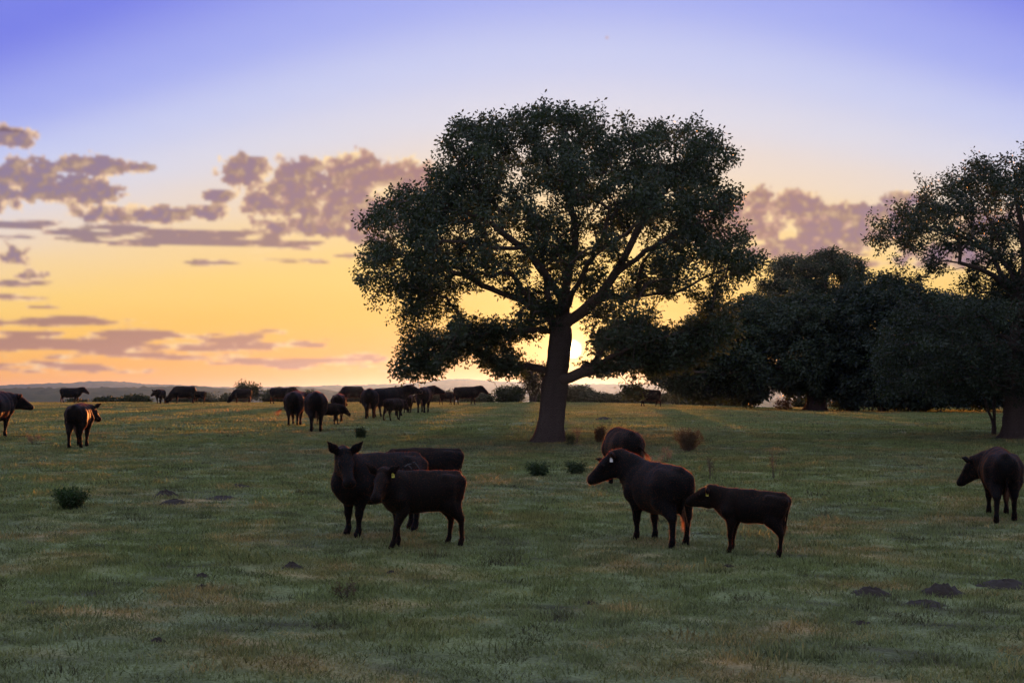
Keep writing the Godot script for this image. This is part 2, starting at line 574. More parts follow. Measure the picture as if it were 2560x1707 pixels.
func tree(called: String, label: String, group: String, at: Vector3, outline: Array, depth: float, holes: Array, limbs: Array, terms: int, per: int, clump: float, trunk_r: float, sprays: Array, leaf_scale: float, tone: Color, seed_: int, flare := 0.55, airy := 0.3, more := []) -> void:
	var r := RandomNumberGenerator.new()
	r.seed = seed_
	var t := thing(called, label, "tree", at, 0.0, group)
	var poly := PackedVector2Array(outline)
	# skeleton: limbs first, then each leafy end joined to the nearest wood
	var pos: Array[Vector3] = []
	var par: PackedInt32Array = []
	var run: PackedFloat32Array = []
	for li in limbs.size():
		var l: Array = limbs[li]
		var last := -1
		if li > 0:
			var best := 1e9
			for k in pos.size():
				var dd := pos[k].distance_to(l[0])
				if dd < best:
					best = dd
					last = k
		else:
			pos.append(l[0])
			par.append(-1)
			run.append(0.0)
			last = 0
		for s in l.size() - 1:
			var a: Vector3 = l[s]
			var b: Vector3 = l[s + 1]
			var pre: Vector3 = l[maxi(s - 1, 0)]
			var post: Vector3 = l[mini(s + 2, l.size() - 1)]
			var steps := maxi(2, int(a.distance_to(b) / (0.28 if li > 0 else 0.085)))
			for q in steps:
				var p := a.cubic_interpolate(b, pre, post, (q + 1.0) / steps)
				if li > 0:
					p += Vector3(r.randfn(), r.randfn(), r.randfn()) * 0.025
				run.append(run[last] + pos[last].distance_to(p))
				pos.append(p)
				par.append(last)
				last = pos.size() - 1
	var ends: Array[Vector3] = []
	var gap := clump * 0.95
	var cells := {}
	for volume in [[outline, depth, terms]] + more:
		poly = PackedVector2Array(volume[0])
		var deep: float = volume[1]
		var goal: int = ends.size() + volume[2]
		var tries := 0
		var lo := poly[0]
		var hi := poly[0]
		var mid := Vector2.ZERO
		for p in poly:
			lo = lo.min(p)
			hi = hi.max(p)
			mid += p / poly.size()
		while ends.size() < goal and tries < volume[2] * 60:
			tries += 1
			var z := r.randf_range(-1, 1)
			var p := Vector2(r.randf_range(lo.x, hi.x), r.randf_range(lo.y, hi.y))
			var sh := sqrt(maxf(0.05, 1.0 - z * z * 0.92))
			if not Geometry2D.is_point_in_polygon(mid + (p - mid) / sh, poly):
				continue
			var inner := Geometry2D.is_point_in_polygon(mid + (p - mid) / (sh * 0.62), poly)
			if inner and r.randf() > 0.38:
				continue
			if n_mid.get_noise_3d(p.x * 1.5 + seed_ * 7.0, p.y * 1.9, z * deep * 1.2) > airy:
				continue
			var through := false
			for h in holes:
				var qx: float = (p.x - h.x) / (h.z + clump * 0.35)
				var qy: float = (p.y - h.y) / (h.w + clump * 0.35)
				if qx * qx + qy * qy < 1.0:
					through = true
					break
			if through:
				continue
			var e := Vector3(p.x, p.y, z * deep)
			var key := Vector3i((e / gap).floor())
			var clash := false
			for ox in [-1, 0, 1]:
				for oy in [-1, 0, 1]:
					for oz in [-1, 0, 1]:
						for other in cells.get(key + Vector3i(ox, oy, oz), []):
							if other.distance_squared_to(e) < gap * gap * 0.55:
								clash = true
			if clash:
				continue
			if not cells.has(key):
				cells[key] = []
			cells[key].append(e)
			ends.append(e)
	var fork: Vector3 = limbs[0][-1]
	ends.sort_custom(func(a, b): return a.distance_squared_to(fork) < b.distance_squared_to(fork))
	var tips: PackedInt32Array = []
	for e in ends:
		var best := 1e9
		var who := 0
		for k in pos.size():
			var dd := pos[k].distance_to(e) + run[k] * 0.16
			if dd < best and pos[k].y > 0.6:
				best = dd
				who = k
		var a := pos[who]
		var dist := a.distance_to(e)
		var steps := clampi(int(dist / 0.3), 2, 7)
		var lean := Vector3.ZERO
		if par[who] >= 0:
			lean = (a - pos[par[who]]).normalized() * dist * 0.3
		var bow := lean + Vector3(r.randfn() * 0.1, 0.1 + r.randfn() * 0.08, r.randfn() * 0.1) * dist
		var last := who
		for q in steps:
			var u := (q + 1.0) / steps
			var p := a.lerp(e, u) + bow * (u * (1.0 - u)) * 1.4
			if q < steps - 1:
				p += Vector3(r.randfn(), r.randfn(), r.randfn()) * 0.035
			run.append(run[last] + pos[last].distance_to(p))
			pos.append(p)
			par.append(last)
			last = pos.size() - 1
		tips.append(last)
	# pipe model for the thickness
	var load_: PackedFloat32Array = []
	load_.resize(pos.size())
	load_.fill(0.0)
	for k in tips:
		load_[k] += 1.0
	for k in range(pos.size() - 1, 0, -1):
		load_[par[k]] += maxf(load_[k], 0.3)
	var power := log(trunk_r / 0.009) / log(load_[1] + 1.0)
	var rad: PackedFloat32Array = []
	rad.resize(pos.size())
	for k in pos.size():
		rad[k] = 0.009 * pow(maxf(load_[k], 1.0), power)
	var heir: PackedInt32Array = []
	heir.resize(pos.size())
	heir.fill(-1)
	for k in range(1, pos.size()):
		var p := par[k]
		if heir[p] < 0 or load_[k] > load_[heir[p]]:
			heir[p] = k
	var tv := PackedVector3Array()
	var tn := PackedVector3Array()
	var ti := PackedInt32Array()
	for k in pos.size():
		if k > 0 and heir[par[k]] == k:
			continue
		var pts := []
		var radii := []
		if k > 0:
			pts.append(pos[par[k]])
			radii.append(minf(rad[k] * 1.15, rad[par[k]]))
		var c := k
		while c >= 0:
			pts.append(pos[c])
			radii.append(rad[c])
			c = heir[c]
		if pts.size() < 2:
			continue
		if k == 0:
			var v := PackedVector3Array()
			var n := PackedVector3Array()
			var i := PackedInt32Array()
			pts.push_front(pts[0] - Vector3(0, 0.25, 0))
			radii.push_front(radii[0] * 1.1)
			tube(v, n, i, pts, radii, 56, 0.16, flare)
			part("trunk", array_mesh(v, n, i), M.bark, t)
		elif rad[k] > 0.055:
			var v := PackedVector3Array()
			var n := PackedVector3Array()
			var i := PackedInt32Array()
			tube(v, n, i, pts, radii, 10, 0.12)
			part("limb", array_mesh(v, n, i), M.bark, t)
		else:
			tube(tv, tn, ti, pts, radii, 5 if rad[k] > 0.02 else 3, 0.0)
	if tv.size():
		tag(part("twigs", array_mesh(tv, tn, ti), M.bark, t), "", "", "", "stuff")
	# leaves round every end, some along the twig behind it
	var where := []
	var tints := PackedColorArray()
	for k in tips:
		var e := pos[k]
		var own := r.randf_range(0.8, 1.2)
		var q := int(per * r.randf_range(0.65, 1.35))
		for m in q:
			var p := e + (Vector3(r.randfn(), r.randfn() * 0.72, r.randfn()) * 0.42).limit_length(0.72) * clump
			if m % 4 == 0:
				p = pos[par[k]].lerp(e, r.randf()) + Vector3(r.randfn(), r.randfn(), r.randfn()) * clump * 0.15
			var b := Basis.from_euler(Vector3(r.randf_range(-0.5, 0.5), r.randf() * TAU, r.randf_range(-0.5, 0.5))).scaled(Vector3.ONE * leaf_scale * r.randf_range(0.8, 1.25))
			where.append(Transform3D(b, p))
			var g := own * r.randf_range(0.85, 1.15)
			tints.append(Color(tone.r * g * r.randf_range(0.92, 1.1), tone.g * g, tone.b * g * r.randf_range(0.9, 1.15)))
	var half := where.size() / 2
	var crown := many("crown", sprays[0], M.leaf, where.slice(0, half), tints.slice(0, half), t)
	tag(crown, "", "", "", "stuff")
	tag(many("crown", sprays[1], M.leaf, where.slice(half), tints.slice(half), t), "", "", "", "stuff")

func on_land(x: float, d: float, sink := 0.0) -> Vector3:
	return Vector3(x, land(x, -d) - sink, -d)

func make_trees() -> void:
	var oak := [leaf_spray(1, 11, 0.14, 0.108), leaf_spray(2, 11, 0.14, 0.108)]
	var oak_far := [leaf_spray(3, 9, 0.2, 0.17), leaf_spray(4, 9, 0.2, 0.17)]
	tree("oak_tree", "great spreading oak alone in the pasture with low sun behind its trunk", "oaks of the pasture", on_land(1.18, 44.3), [Vector2(-6.15,5.53),Vector2(-6.01,5.89),Vector2(-5.65,6.03),Vector2(-5.79,6.39),Vector2(-5.79,6.96),Vector2(-5.65,7.25),Vector2(-5.22,7.54),Vector2(-4.93,7.72),Vector2(-4.36,7.90),Vector2(-3.96,8.00),Vector2(-4.07,8.33),Vector2(-3.85,8.47),Vector2(-3.89,8.90),Vector2(-3.57,9.12),Vector2(-3.67,9.47),Vector2(-3.42,9.80),Vector2(-3.06,9.76),Vector2(-2.71,9.90),Vector2(-2.13,9.98),Vector2(-1.41,10.01),Vector2(-0.98,10.19),Vector2(-0.48,10.23),Vector2(-0.12,10.37),Vector2(0.67,10.41),Vector2(1.10,10.30),Vector2(1.60,10.23),Vector2(1.74,9.90),Vector2(1.96,9.76),Vector2(2.03,10.12),Vector2(2.39,10.16),Vector2(2.53,9.83),Vector2(3.11,9.90),Vector2(3.61,9.76),Vector2(3.90,10.08),Vector2(4.40,10.16),Vector2(4.72,9.83),Vector2(4.68,9.55),Vector2(5.33,9.55),Vector2(5.69,9.26),Vector2(6.01,8.94),Vector2(5.76,8.68),Vector2(5.33,8.76),Vector2(5.47,8.40),Vector2(5.47,7.97),Vector2(5.90,7.68),Vector2(5.94,7.25),Vector2(5.76,6.96),Vector2(6.19,6.53),Vector2(6.26,6.25),Vector2(6.77,5.74),Vector2(6.69,5.46),Vector2(6.34,5.24),Vector2(5.76,4.95),Vector2(5.62,4.59),Vector2(5.76,3.95),Vector2(5.40,3.52),Vector2(5.04,2.94),Vector2(4.18,2.30),Vector2(3.46,2.01),Vector2(2.89,1.44),Vector2(2.39,1.37),Vector2(2.32,1.87),Vector2(1.46,2.01),Vector2(1.31,1.58),Vector2(1.03,1.72),Vector2(0.88,2.08),Vector2(1.46,2.37),Vector2(1.31,2.80),Vector2(1.17,3.66),Vector2(0.45,3.95),Vector2(-0.12,3.37),Vector2(-0.70,3.23),Vector2(-1.13,2.94),Vector2(-0.91,2.23),Vector2(-1.20,2.08),Vector2(-1.70,2.15),Vector2(-1.99,2.59),Vector2(-2.71,2.87),Vector2(-3.28,2.66),Vector2(-3.57,2.30),Vector2(-3.78,1.94),Vector2(-4.07,2.08),Vector2(-4.79,2.15),Vector2(-4.64,2.73),Vector2(-4.50,3.09),Vector2(-4.07,3.30),Vector2(-4.57,3.37),Vector2(-4.79,3.88),Vector2(-4.86,4.31),Vector2(-5.07,4.59),Vector2(-5.58,4.45),Vector2(-5.97,4.52),Vector2(-6.04,4.95),Vector2(-5.83,5.17)], 5.2, [Vector4(-2.20,4.59,0.90,0.29),Vector4(-3.42,3.77,0.39,0.32),Vector4(-2.42,3.98,0.36,0.13),Vector4(-1.41,3.91,0.43,0.16),Vector4(-0.70,3.05,0.54,0.22),Vector4(0.77,4.67,0.16,0.50),Vector4(2.33,4.92,0.26,0.30),Vector4(3.21,4.34,0.86,0.22),Vector4(3.90,3.95,0.65,0.29),Vector4(-0.37,5.28,0.32,0.13),Vector4(1.28,6.60,0.17,0.29),Vector4(2.21,6.25,0.16,0.19),Vector4(1.03,2.98,0.32,0.50),Vector4(2.68,2.01,1.15,0.16),Vector4(1.53,1.98,0.43,0.13),Vector4(3.11,6.42,0.29,0.18),Vector4(-1.27,8.33,0.32,0.22),Vector4(3.61,9.29,0.22,0.32),Vector4(2.60,5.81,0.18,0.13),Vector4(4.76,5.17,0.39,0.25),Vector4(4.33,4.38,0.25,0.22),Vector4(0.24,9.40,0.25,0.22),Vector4(-1.41,5.89,0.20,0.11),Vector4(1.67,6.93,0.14,0.09),Vector4(-4.72,6.25,0.29,0.13),Vector4(1.81,2.73,0.43,0.10)], [[Vector3(-0.02,-0.01,0.00),Vector3(0.02,0.50,0.00),Vector3(0.08,1.08,0.00),Vector3(0.14,1.65,0.00),Vector3(0.20,2.23,0.02),Vector3(0.29,2.80,0.02),Vector3(0.34,3.30,0.00),Vector3(0.38,3.66,0.00)],
	[Vector3(0.38,3.66,0.00),Vector3(0.44,4.38,-0.10),Vector3(0.56,5.10,-0.20),Vector3(0.74,5.89,-0.20),Vector3(0.81,6.60,-0.10),Vector3(0.63,7.39,0.10),Vector3(0.45,8.11,0.20),Vector3(0.38,8.83,0.20)],
	[Vector3(0.38,3.59,0.00),Vector3(0.95,4.02,0.30),Vector3(1.53,4.52,0.50),Vector3(1.96,5.17,0.60),Vector3(2.32,5.81,0.70),Vector3(2.60,6.39,0.60),Vector3(3.11,7.11,0.50),Vector3(3.61,7.82,0.40),Vector3(4.11,8.61,0.30),Vector3(4.25,9.19,0.30)],
	[Vector3(0.20,3.37,0.00),Vector3(-0.34,3.52,0.20),Vector3(-1.13,3.45,0.40),Vector3(-1.85,3.34,0.60),Vector3(-2.56,3.09,0.80),Vector3(-3.28,2.91,0.90),Vector3(-3.78,2.73,1.00)],
	[Vector3(0.24,3.52,0.00),Vector3(-0.19,4.02,-0.30),Vector3(-0.84,4.45,-0.50),Vector3(-1.56,4.67,-0.80),Vector3(-2.42,5.17,-1.00),Vector3(-3.35,5.53,-1.20),Vector3(-4.28,5.67,-1.20),Vector3(-5.15,5.31,-1.00)],
	[Vector3(0.45,4.38,-0.10),Vector3(-0.12,5.10,0.60),Vector3(-0.84,5.89,1.20),Vector3(-1.77,6.53,1.80),Vector3(-2.71,6.96,2.20),Vector3(-3.71,7.25,2.20),Vector3(-4.64,7.25,2.00)],
	[Vector3(0.74,5.89,-0.20),Vector3(0.02,6.68,-1.00),Vector3(-0.84,7.54,-1.60),Vector3(-1.77,8.33,-2.00),Vector3(-2.71,8.97,-2.00),Vector3(-3.14,9.40,-2.00)],
	[Vector3(0.24,1.90,0.10),Vector3(0.63,2.05,0.30),Vector3(1.31,2.26,0.50),Vector3(2.17,2.33,0.70),Vector3(3.11,2.37,0.80),Vector3(3.97,2.59,0.90),Vector3(4.68,3.02,0.90)],
	[Vector3(1.53,4.52,0.50),Vector3(2.32,4.52,-0.30),Vector3(3.11,4.67,-0.60),Vector3(3.97,4.74,-0.80),Vector3(4.90,5.17,-1.00),Vector3(5.62,5.53,-1.00),Vector3(6.19,5.60,-1.00)],
	[Vector3(1.96,5.17,0.60),Vector3(3.11,5.96,1.50),Vector3(4.18,6.53,2.00),Vector3(5.04,6.82,2.20),Vector3(5.62,7.25,2.20)],
	[Vector3(0.45,4.02,0.00),Vector3(0.74,4.67,1.20),Vector3(1.17,5.53,2.40),Vector3(1.60,6.53,3.20),Vector3(1.74,7.54,3.60),Vector3(1.60,8.54,3.40)],
	[Vector3(0.38,3.81,0.00),Vector3(0.02,4.52,-1.20),Vector3(-0.12,5.53,-2.40),Vector3(-0.27,6.53,-3.30),Vector3(-0.41,7.61,-3.60),Vector3(-0.48,8.54,-3.40)],
	[Vector3(1.17,5.53,2.40),Vector3(2.32,6.25,3.20),Vector3(3.46,6.82,3.60)],
	[Vector3(-0.12,5.53,-2.40),Vector3(1.10,6.10,-3.20),Vector3(2.53,6.82,-3.40),Vector3(3.75,7.39,-3.20)],
	[Vector3(-0.84,5.89,1.20),Vector3(-1.85,5.81,2.60),Vector3(-2.85,5.96,3.20)],
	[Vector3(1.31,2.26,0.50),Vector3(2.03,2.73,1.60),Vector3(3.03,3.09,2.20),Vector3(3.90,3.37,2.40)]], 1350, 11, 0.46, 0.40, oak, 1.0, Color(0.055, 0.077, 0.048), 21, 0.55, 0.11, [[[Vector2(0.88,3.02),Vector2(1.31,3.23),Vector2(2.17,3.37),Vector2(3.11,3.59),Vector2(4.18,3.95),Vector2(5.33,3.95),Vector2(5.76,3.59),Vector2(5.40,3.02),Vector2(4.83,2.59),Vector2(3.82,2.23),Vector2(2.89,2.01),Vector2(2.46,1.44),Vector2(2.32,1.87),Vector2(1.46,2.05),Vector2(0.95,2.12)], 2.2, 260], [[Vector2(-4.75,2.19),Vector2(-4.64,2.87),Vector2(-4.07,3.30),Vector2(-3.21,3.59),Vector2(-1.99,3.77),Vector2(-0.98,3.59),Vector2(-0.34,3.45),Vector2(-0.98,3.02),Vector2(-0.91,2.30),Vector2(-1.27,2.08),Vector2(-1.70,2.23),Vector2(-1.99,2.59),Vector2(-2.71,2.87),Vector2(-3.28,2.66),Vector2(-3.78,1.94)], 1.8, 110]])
	tree("oak_tree", "tall dark oak at the right edge with its thick trunk in shade", "oaks of the pasture", on_land(16.75, 46.8), [Vector2(-4.89,7.57),Vector2(-4.63,7.76),Vector2(-3.97,7.57),Vector2(-3.32,7.83),Vector2(-3.05,8.22),Vector2(-2.66,8.62),Vector2(-2.72,9.08),Vector2(-2.13,9.21),Vector2(-1.47,9.01),Vector2(-0.95,8.95),Vector2(-0.68,9.41),Vector2(0.11,9.54),Vector2(1.95,9.80),Vector2(3.92,9.14),Vector2(5.24,7.83),Vector2(5.63,5.86),Vector2(5.37,3.22),Vector2(4.58,1.51),Vector2(2.61,1.12),Vector2(0.63,1.25),Vector2(-0.29,1.12),Vector2(-1.34,1.18),Vector2(-2.26,1.12),Vector2(-3.32,1.38),Vector2(-4.24,1.45),Vector2(-4.63,1.78),Vector2(-4.89,2.57),Vector2(-4.24,3.09),Vector2(-3.84,3.88),Vector2(-3.45,4.41),Vector2(-4.11,5.20),Vector2(-4.24,5.72),Vector2(-3.84,5.99),Vector2(-4.37,6.51),Vector2(-4.63,6.91)], 4.6, [Vector4(-2.92,5.20,0.72,0.29),Vector4(-1.74,4.61,0.66,0.26),Vector4(-3.32,5.99,0.39,0.26),Vector4(-0.68,7.57,0.34,0.21),Vector4(-1.21,6.25,0.39,0.18),Vector4(-2.00,7.04,0.32,0.16),Vector4(-1.47,5.33,0.39,0.21),Vector4(-0.68,3.22,0.24,0.39),Vector4(-0.29,6.51,0.26,0.18)], [[Vector3(0.00,-0.03,0.00),Vector3(-0.03,0.86,0.00),Vector3(-0.05,2.04,0.00),Vector3(0.00,3.22,0.00),Vector3(0.05,4.41,0.00)],
	[Vector3(0.05,4.41,0.00),Vector3(0.11,5.72,0.10),Vector3(-0.09,7.04,0.30),Vector3(-0.29,8.09,0.40),Vector3(0.11,8.88,0.50)],
	[Vector3(0.05,4.67,0.00),Vector3(-0.42,5.86,-0.30),Vector3(-1.21,6.51,-0.80),Vector3(-2.26,7.04,-1.00),Vector3(-3.45,7.04,-1.00),Vector3(-4.24,7.04,-1.00)],
	[Vector3(0.05,4.14,0.00),Vector3(-0.95,5.20,0.60),Vector3(-2.00,5.59,1.20),Vector3(-3.05,5.72,1.50)],
	[Vector3(-0.03,2.83,0.00),Vector3(-1.08,3.09,0.80),Vector3(-2.26,2.96,1.20),Vector3(-3.32,2.57,1.40),Vector3(-4.24,2.17,1.40)],
	[Vector3(-0.03,2.57,0.00),Vector3(-0.95,2.17,-0.80),Vector3(-2.00,1.91,-1.40),Vector3(-3.18,1.78,-1.60)],
	[Vector3(0.05,4.41,0.00),Vector3(1.29,5.46,0.50),Vector3(2.61,6.25,0.80),Vector3(3.92,6.78,0.90)],
	[Vector3(0.00,3.09,0.00),Vector3(1.29,3.22,-0.50),Vector3(2.74,3.09,-0.80),Vector3(4.32,3.09,-0.80)],
	[Vector3(0.05,4.41,0.00),Vector3(0.63,5.99,2.00),Vector3(0.89,7.57,3.00)],
	[Vector3(0.05,4.41,0.00),Vector3(-0.16,5.99,-2.00),Vector3(0.11,7.57,-3.00)],
	[Vector3(0.00,3.09,0.00),Vector3(-0.68,3.88,2.20),Vector3(-1.47,4.28,3.40)],
	[Vector3(0.00,3.09,0.00),Vector3(-0.42,3.75,-2.00),Vector3(-0.95,3.88,-3.40)]], 1250, 13, 0.5, 0.5, oak, 0.9, Color(0.043, 0.061, 0.041), 22, 0.55, 0.16)
	tree("oak_tree", "low drooping oak right of the great oak, boughs hanging to the grass", "oaks of the pasture", on_land(20.6, 96.4), [Vector2(-9.46,4.81),Vector2(-8.65,6.16),Vector2(-7.57,6.97),Vector2(-5.68,7.65),Vector2(-3.78,7.92),Vector2(-1.62,8.32),Vector2(0.54,8.05),Vector2(1.89,6.70),Vector2(2.43,4.00),Vector2(1.89,1.84),Vector2(1.08,1.03),Vector2(-1.08,1.16),Vector2(-2.70,1.43),Vector2(-3.78,0.76),Vector2(-4.59,0.35),Vector2(-5.41,0.76),Vector2(-6.49,1.16),Vector2(-7.57,1.84),Vector2(-9.19,2.65),Vector2(-10.14,3.46)], 5.0, [], [[Vector3(0.00,-0.05,0.00),Vector3(0.05,1.30,0.00),Vector3(-0.05,2.92,0.00),Vector3(-0.27,4.27,0.00)],
	[Vector3(-0.27,4.27,0.00),Vector3(-0.81,6.16,0.20),Vector3(-1.62,7.51,0.30)],
	[Vector3(-0.05,2.65,0.00),Vector3(-2.16,3.05,1.50),Vector3(-4.32,2.78,2.50),Vector3(-6.76,2.51,3.00),Vector3(-8.65,2.65,3.00)],
	[Vector3(-6.76,2.51,3.00),Vector3(-7.57,1.84,3.10),Vector3(-7.78,1.16,3.20),Vector3(-7.16,0.76,3.30)],
	[Vector3(-4.32,2.78,2.50),Vector3(-5.14,1.57,2.80),Vector3(-4.81,0.62,3.00)],
	[Vector3(-0.14,3.73,0.00),Vector3(-2.43,5.08,-1.50),Vector3(-5.14,5.62,-2.00),Vector3(-7.57,5.35,-2.00)],
	[Vector3(-0.27,4.27,0.00),Vector3(1.08,5.89,-0.50),Vector3(1.62,6.70,-0.60)],
	[Vector3(-0.27,4.27,0.00),Vector3(-1.35,5.62,2.50),Vector3(-2.16,6.43,3.50)],
	[Vector3(-0.27,4.27,0.00),Vector3(-0.54,5.89,-2.50),Vector3(-1.08,6.97,-3.50)]], 620, 20, 0.75, 0.62, oak_far, 1.25, Color(0.046, 0.066, 0.041), 23, 0.55, 0.3, [[[Vector2(-11.62,3.73),Vector2(-9.46,4.81),Vector2(-6.49,4.81),Vector2(-5.95,1.03),Vector2(-8.11,0.76),Vector2(-10.27,1.43),Vector2(-11.35,2.38)], 3.0, 130]])
	tree("oak_tree", "farther oak whose thin rounded top rises above the drooping oak", "oaks of the pasture", on_land(27.5, 118.0), [Vector2(-7.17,7.60),Vector2(-6.83,10.93),Vector2(-5.50,12.60),Vector2(-3.50,12.27),Vector2(-2.50,12.93),Vector2(-1.17,13.20),Vector2(0.17,12.60),Vector2(1.50,11.93),Vector2(2.17,10.93),Vector2(2.83,8.93),Vector2(1.50,6.60),Vector2(-3.50,6.60)], 4.0, [], [[Vector3(0.00,-0.07,0.00),Vector3(-0.17,2.27,0.00),Vector3(-0.50,4.93,0.00),Vector3(-1.17,7.27,0.00)],
	[Vector3(-1.17,7.27,0.00),Vector3(-1.50,9.60,0.20),Vector3(-1.17,11.60,0.30)],
	[Vector3(-1.17,6.93,0.00),Vector3(-3.17,8.93,0.80),Vector3(-4.83,10.93,1.00)],
	[Vector3(-1.17,6.93,0.00),Vector3(0.50,8.93,-1.00),Vector3(1.50,10.60,-1.20)],
	[Vector3(-1.17,7.60,0.00),Vector3(-2.50,9.93,-2.00),Vector3(-3.17,11.27,-2.50)],
	[Vector3(-0.83,5.93,0.00),Vector3(-1.83,8.93,2.00),Vector3(-2.17,10.93,2.50)]], 360, 16, 0.75, 0.3, oak_far, 1.2, Color(0.046, 0.066, 0.041), 24)
	tree("oak_tree", "broad dense oak behind the right edge oak, slim dark trunk below", "oaks of the pasture", on_land(24.67, 94.8), [Vector2(-3.87,7.20),Vector2(-2.80,8.27),Vector2(-1.20,8.80),Vector2(-0.13,9.20),Vector2(0.67,9.07),Vector2(2.00,8.27),Vector2(3.87,8.00),Vector2(5.73,7.73),Vector2(7.87,7.47),Vector2(10.53,7.20),Vector2(13.20,6.13),Vector2(14.53,3.47),Vector2(13.20,1.07),Vector2(10.53,0.80),Vector2(5.20,0.80),Vector2(1.20,1.07),Vector2(-1.47,1.20),Vector2(-3.33,1.20),Vector2(-4.13,3.47)], 5.5, [], [[Vector3(0.00,-0.05,0.00),Vector3(0.03,1.33,0.00),Vector3(0.19,3.47,0.00),Vector3(0.53,5.07,0.00)],
	[Vector3(0.53,5.07,0.00),Vector3(0.40,6.67,0.20),Vector3(0.13,8.00,0.30)],
	[Vector3(0.19,3.73,0.00),Vector3(2.53,4.80,0.80),Vector3(5.20,5.60,1.20),Vector3(7.87,5.87,1.40)],
	[Vector3(0.19,3.47,0.00),Vector3(-1.47,4.80,0.60),Vector3(-2.53,6.13,1.00)],
	[Vector3(0.13,2.67,0.00),Vector3(2.53,2.40,1.20),Vector3(5.73,2.13,2.00),Vector3(8.40,2.13,2.00)],
	[Vector3(0.13,2.67,0.00),Vector3(-1.73,2.13,1.20),Vector3(-3.07,1.87,1.60)],
	[Vector3(0.53,5.07,0.00),Vector3(2.53,6.40,-2.00),Vector3(4.67,6.93,-3.00)],
	[Vector3(0.53,5.07,0.00),Vector3(1.47,6.40,2.50),Vector3(3.07,6.93,3.50)],
	[Vector3(0.19,3.47,0.00),Vector3(0.93,4.00,3.00),Vector3(2.00,4.27,4.40)],
	[Vector3(0.19,3.47,0.00),Vector3(-0.67,4.00,-3.00),Vector3(-0.13,4.53,-4.40)]], 900, 20, 0.75, 0.2, oak_far, 1.25, Color(0.043, 0.063, 0.043), 25, 0.55, 0.3, [[[Vector2(-3.60,2.40),Vector2(9.47,2.40),Vector2(10.53,0.43),Vector2(5.73,0.53),Vector2(2.53,0.43),Vector2(-0.67,0.59),Vector2(-3.07,0.48)], 3.5, 170]])
	tree("oak_tree", "short oak filling the gap between the drooping and the dense oak", "oaks of the pasture", on_land(23.0, 95.8), [Vector2(-2.11,5.50),Vector2(-1.28,6.33),Vector2(0.11,6.33),Vector2(1.22,5.22),Vector2(1.50,3.00),Vector2(1.22,1.19),Vector2(-0.17,0.78),Vector2(-1.56,1.19),Vector2(-2.11,3.00)], 2.4, [], [[Vector3(0.00,-0.06,0.00),Vector3(0.00,1.33,0.00),Vector3(-0.06,2.72,0.00)],
	[Vector3(-0.06,2.72,0.00),Vector3(-0.17,4.11,0.20),Vector3(-0.31,5.50,0.30)],
	[Vector3(-0.06,2.72,0.00),Vector3(-1.00,3.56,0.80),Vector3(-1.56,4.11,1.00)],
	[Vector3(-0.06,2.72,0.00),Vector3(0.81,3.83,-0.80),Vector3(1.08,4.39,-1.00)]], 170, 18, 0.7, 0.3, oak_far, 1.2, Color(0.046, 0.066, 0.041), 26)
	var slim := [[Vector3(0, 0, 0), Vector3(0.02, 0.5, 0), Vector3(0.0, 1.0, 0.02), Vector3(0.06, 1.6, 0.05), Vector3(0.05, 2.2, 0.05)], [Vector3(0.02, 0.25, 0), Vector3(-0.14, 0.6, 0.02), Vector3(-0.25, 1.0, 0), Vector3(-0.42, 1.5, 0.04), Vector3(-0.5, 2.0, 0.05)]]
	tree("sapling", "thin two-stemmed sapling beside the right edge oak trunk", "", on_land(16.45, 48.5), [Vector2(-1.2, 1.6), Vector2(-0.9, 2.3), Vector2(0, 2.8), Vector2(0.8, 2.4), Vector2(0.9, 1.6), Vector2(0, 1.3)], 0.9, [], slim, 40, 8, 0.4, 0.07, oak, 0.8, Color(0.043, 0.061, 0.041), 27, 0.2)

# ---------------------------------------------------------------- bushes beyond the crest

func bush(called: String, label: String, group: String, at: Vector3, size: Vector3, count: int, sprays: Array, scale_: float, tone: Color, seed_: int, category := "bush", open := 0.0) -> void:
	var r := RandomNumberGenerator.new()
	r.seed = seed_
	var b := thing(called, label, category, at, 0.0, group)
	var lobes := []
	var nl := 5 + seed_ % 4
	for k in nl:
		var th := r.randf() * TAU
		var q := sqrt(r.randf()) * 0.62
		lobes.append([Vector3(cos(th) * q * size.x, size.y * r.randf_range(0.42, 0.78), sin(th) * q * size.z), r.randf_range(0.22, 0.4)])
	var v := PackedVector3Array()
	var n := PackedVector3Array()
	var i := PackedInt32Array()
	for l in lobes:
		var tip: Vector3 = l[0]
		tube(v, n, i, [Vector3(tip.x * 0.12, -0.2, tip.z * 0.12), Vector3(tip.x * 0.45, tip.y * 0.45, tip.z * 0.4), tip, tip + Vector3(r.randfn() * 0.1, 0.2, r.randfn() * 0.1) * size.y], [0.022 * size.y, 0.016 * size.y, 0.01 * size.y, 0.003 * size.y], 5, 0.0)
	part("stem", array_mesh(v, n, i), M.bark, b)
	var where := []
	var tints := PackedColorArray()
	for k in count:
		var l: Array = lobes[r.randi() % nl]
		var dir := Vector3(r.randfn(), r.randfn(), r.randfn()).normalized() * pow(r.randf(), 0.4) * r.randf_range(0.75, 1.15)
		var p: Vector3 = l[0] + Vector3(dir.x * size.x * l[1], dir.y * size.y * l[1], dir.z * size.z * l[1])
		if open <= 0.0 and r.randf() < 0.3:
			p.y *= r.randf_range(0.1, 0.8)
		p.y = maxf(p.y, 0.03)
		where.append(Transform3D(Basis.from_euler(Vector3(r.randf_range(-0.6, 0.6), r.randf() * TAU, r.randf_range(-0.6, 0.6))).scaled(Vector3.ONE * scale_ * r.randf_range(0.75, 1.3)), p))
		var g := r.randf_range(0.7, 1.3)
		tints.append(Color(tone.r * g, tone.g * g, tone.b * g))
	tag(many("foliage", sprays[seed_ % 2], M.leaf, where, tints, b), "", "", "", "stuff")

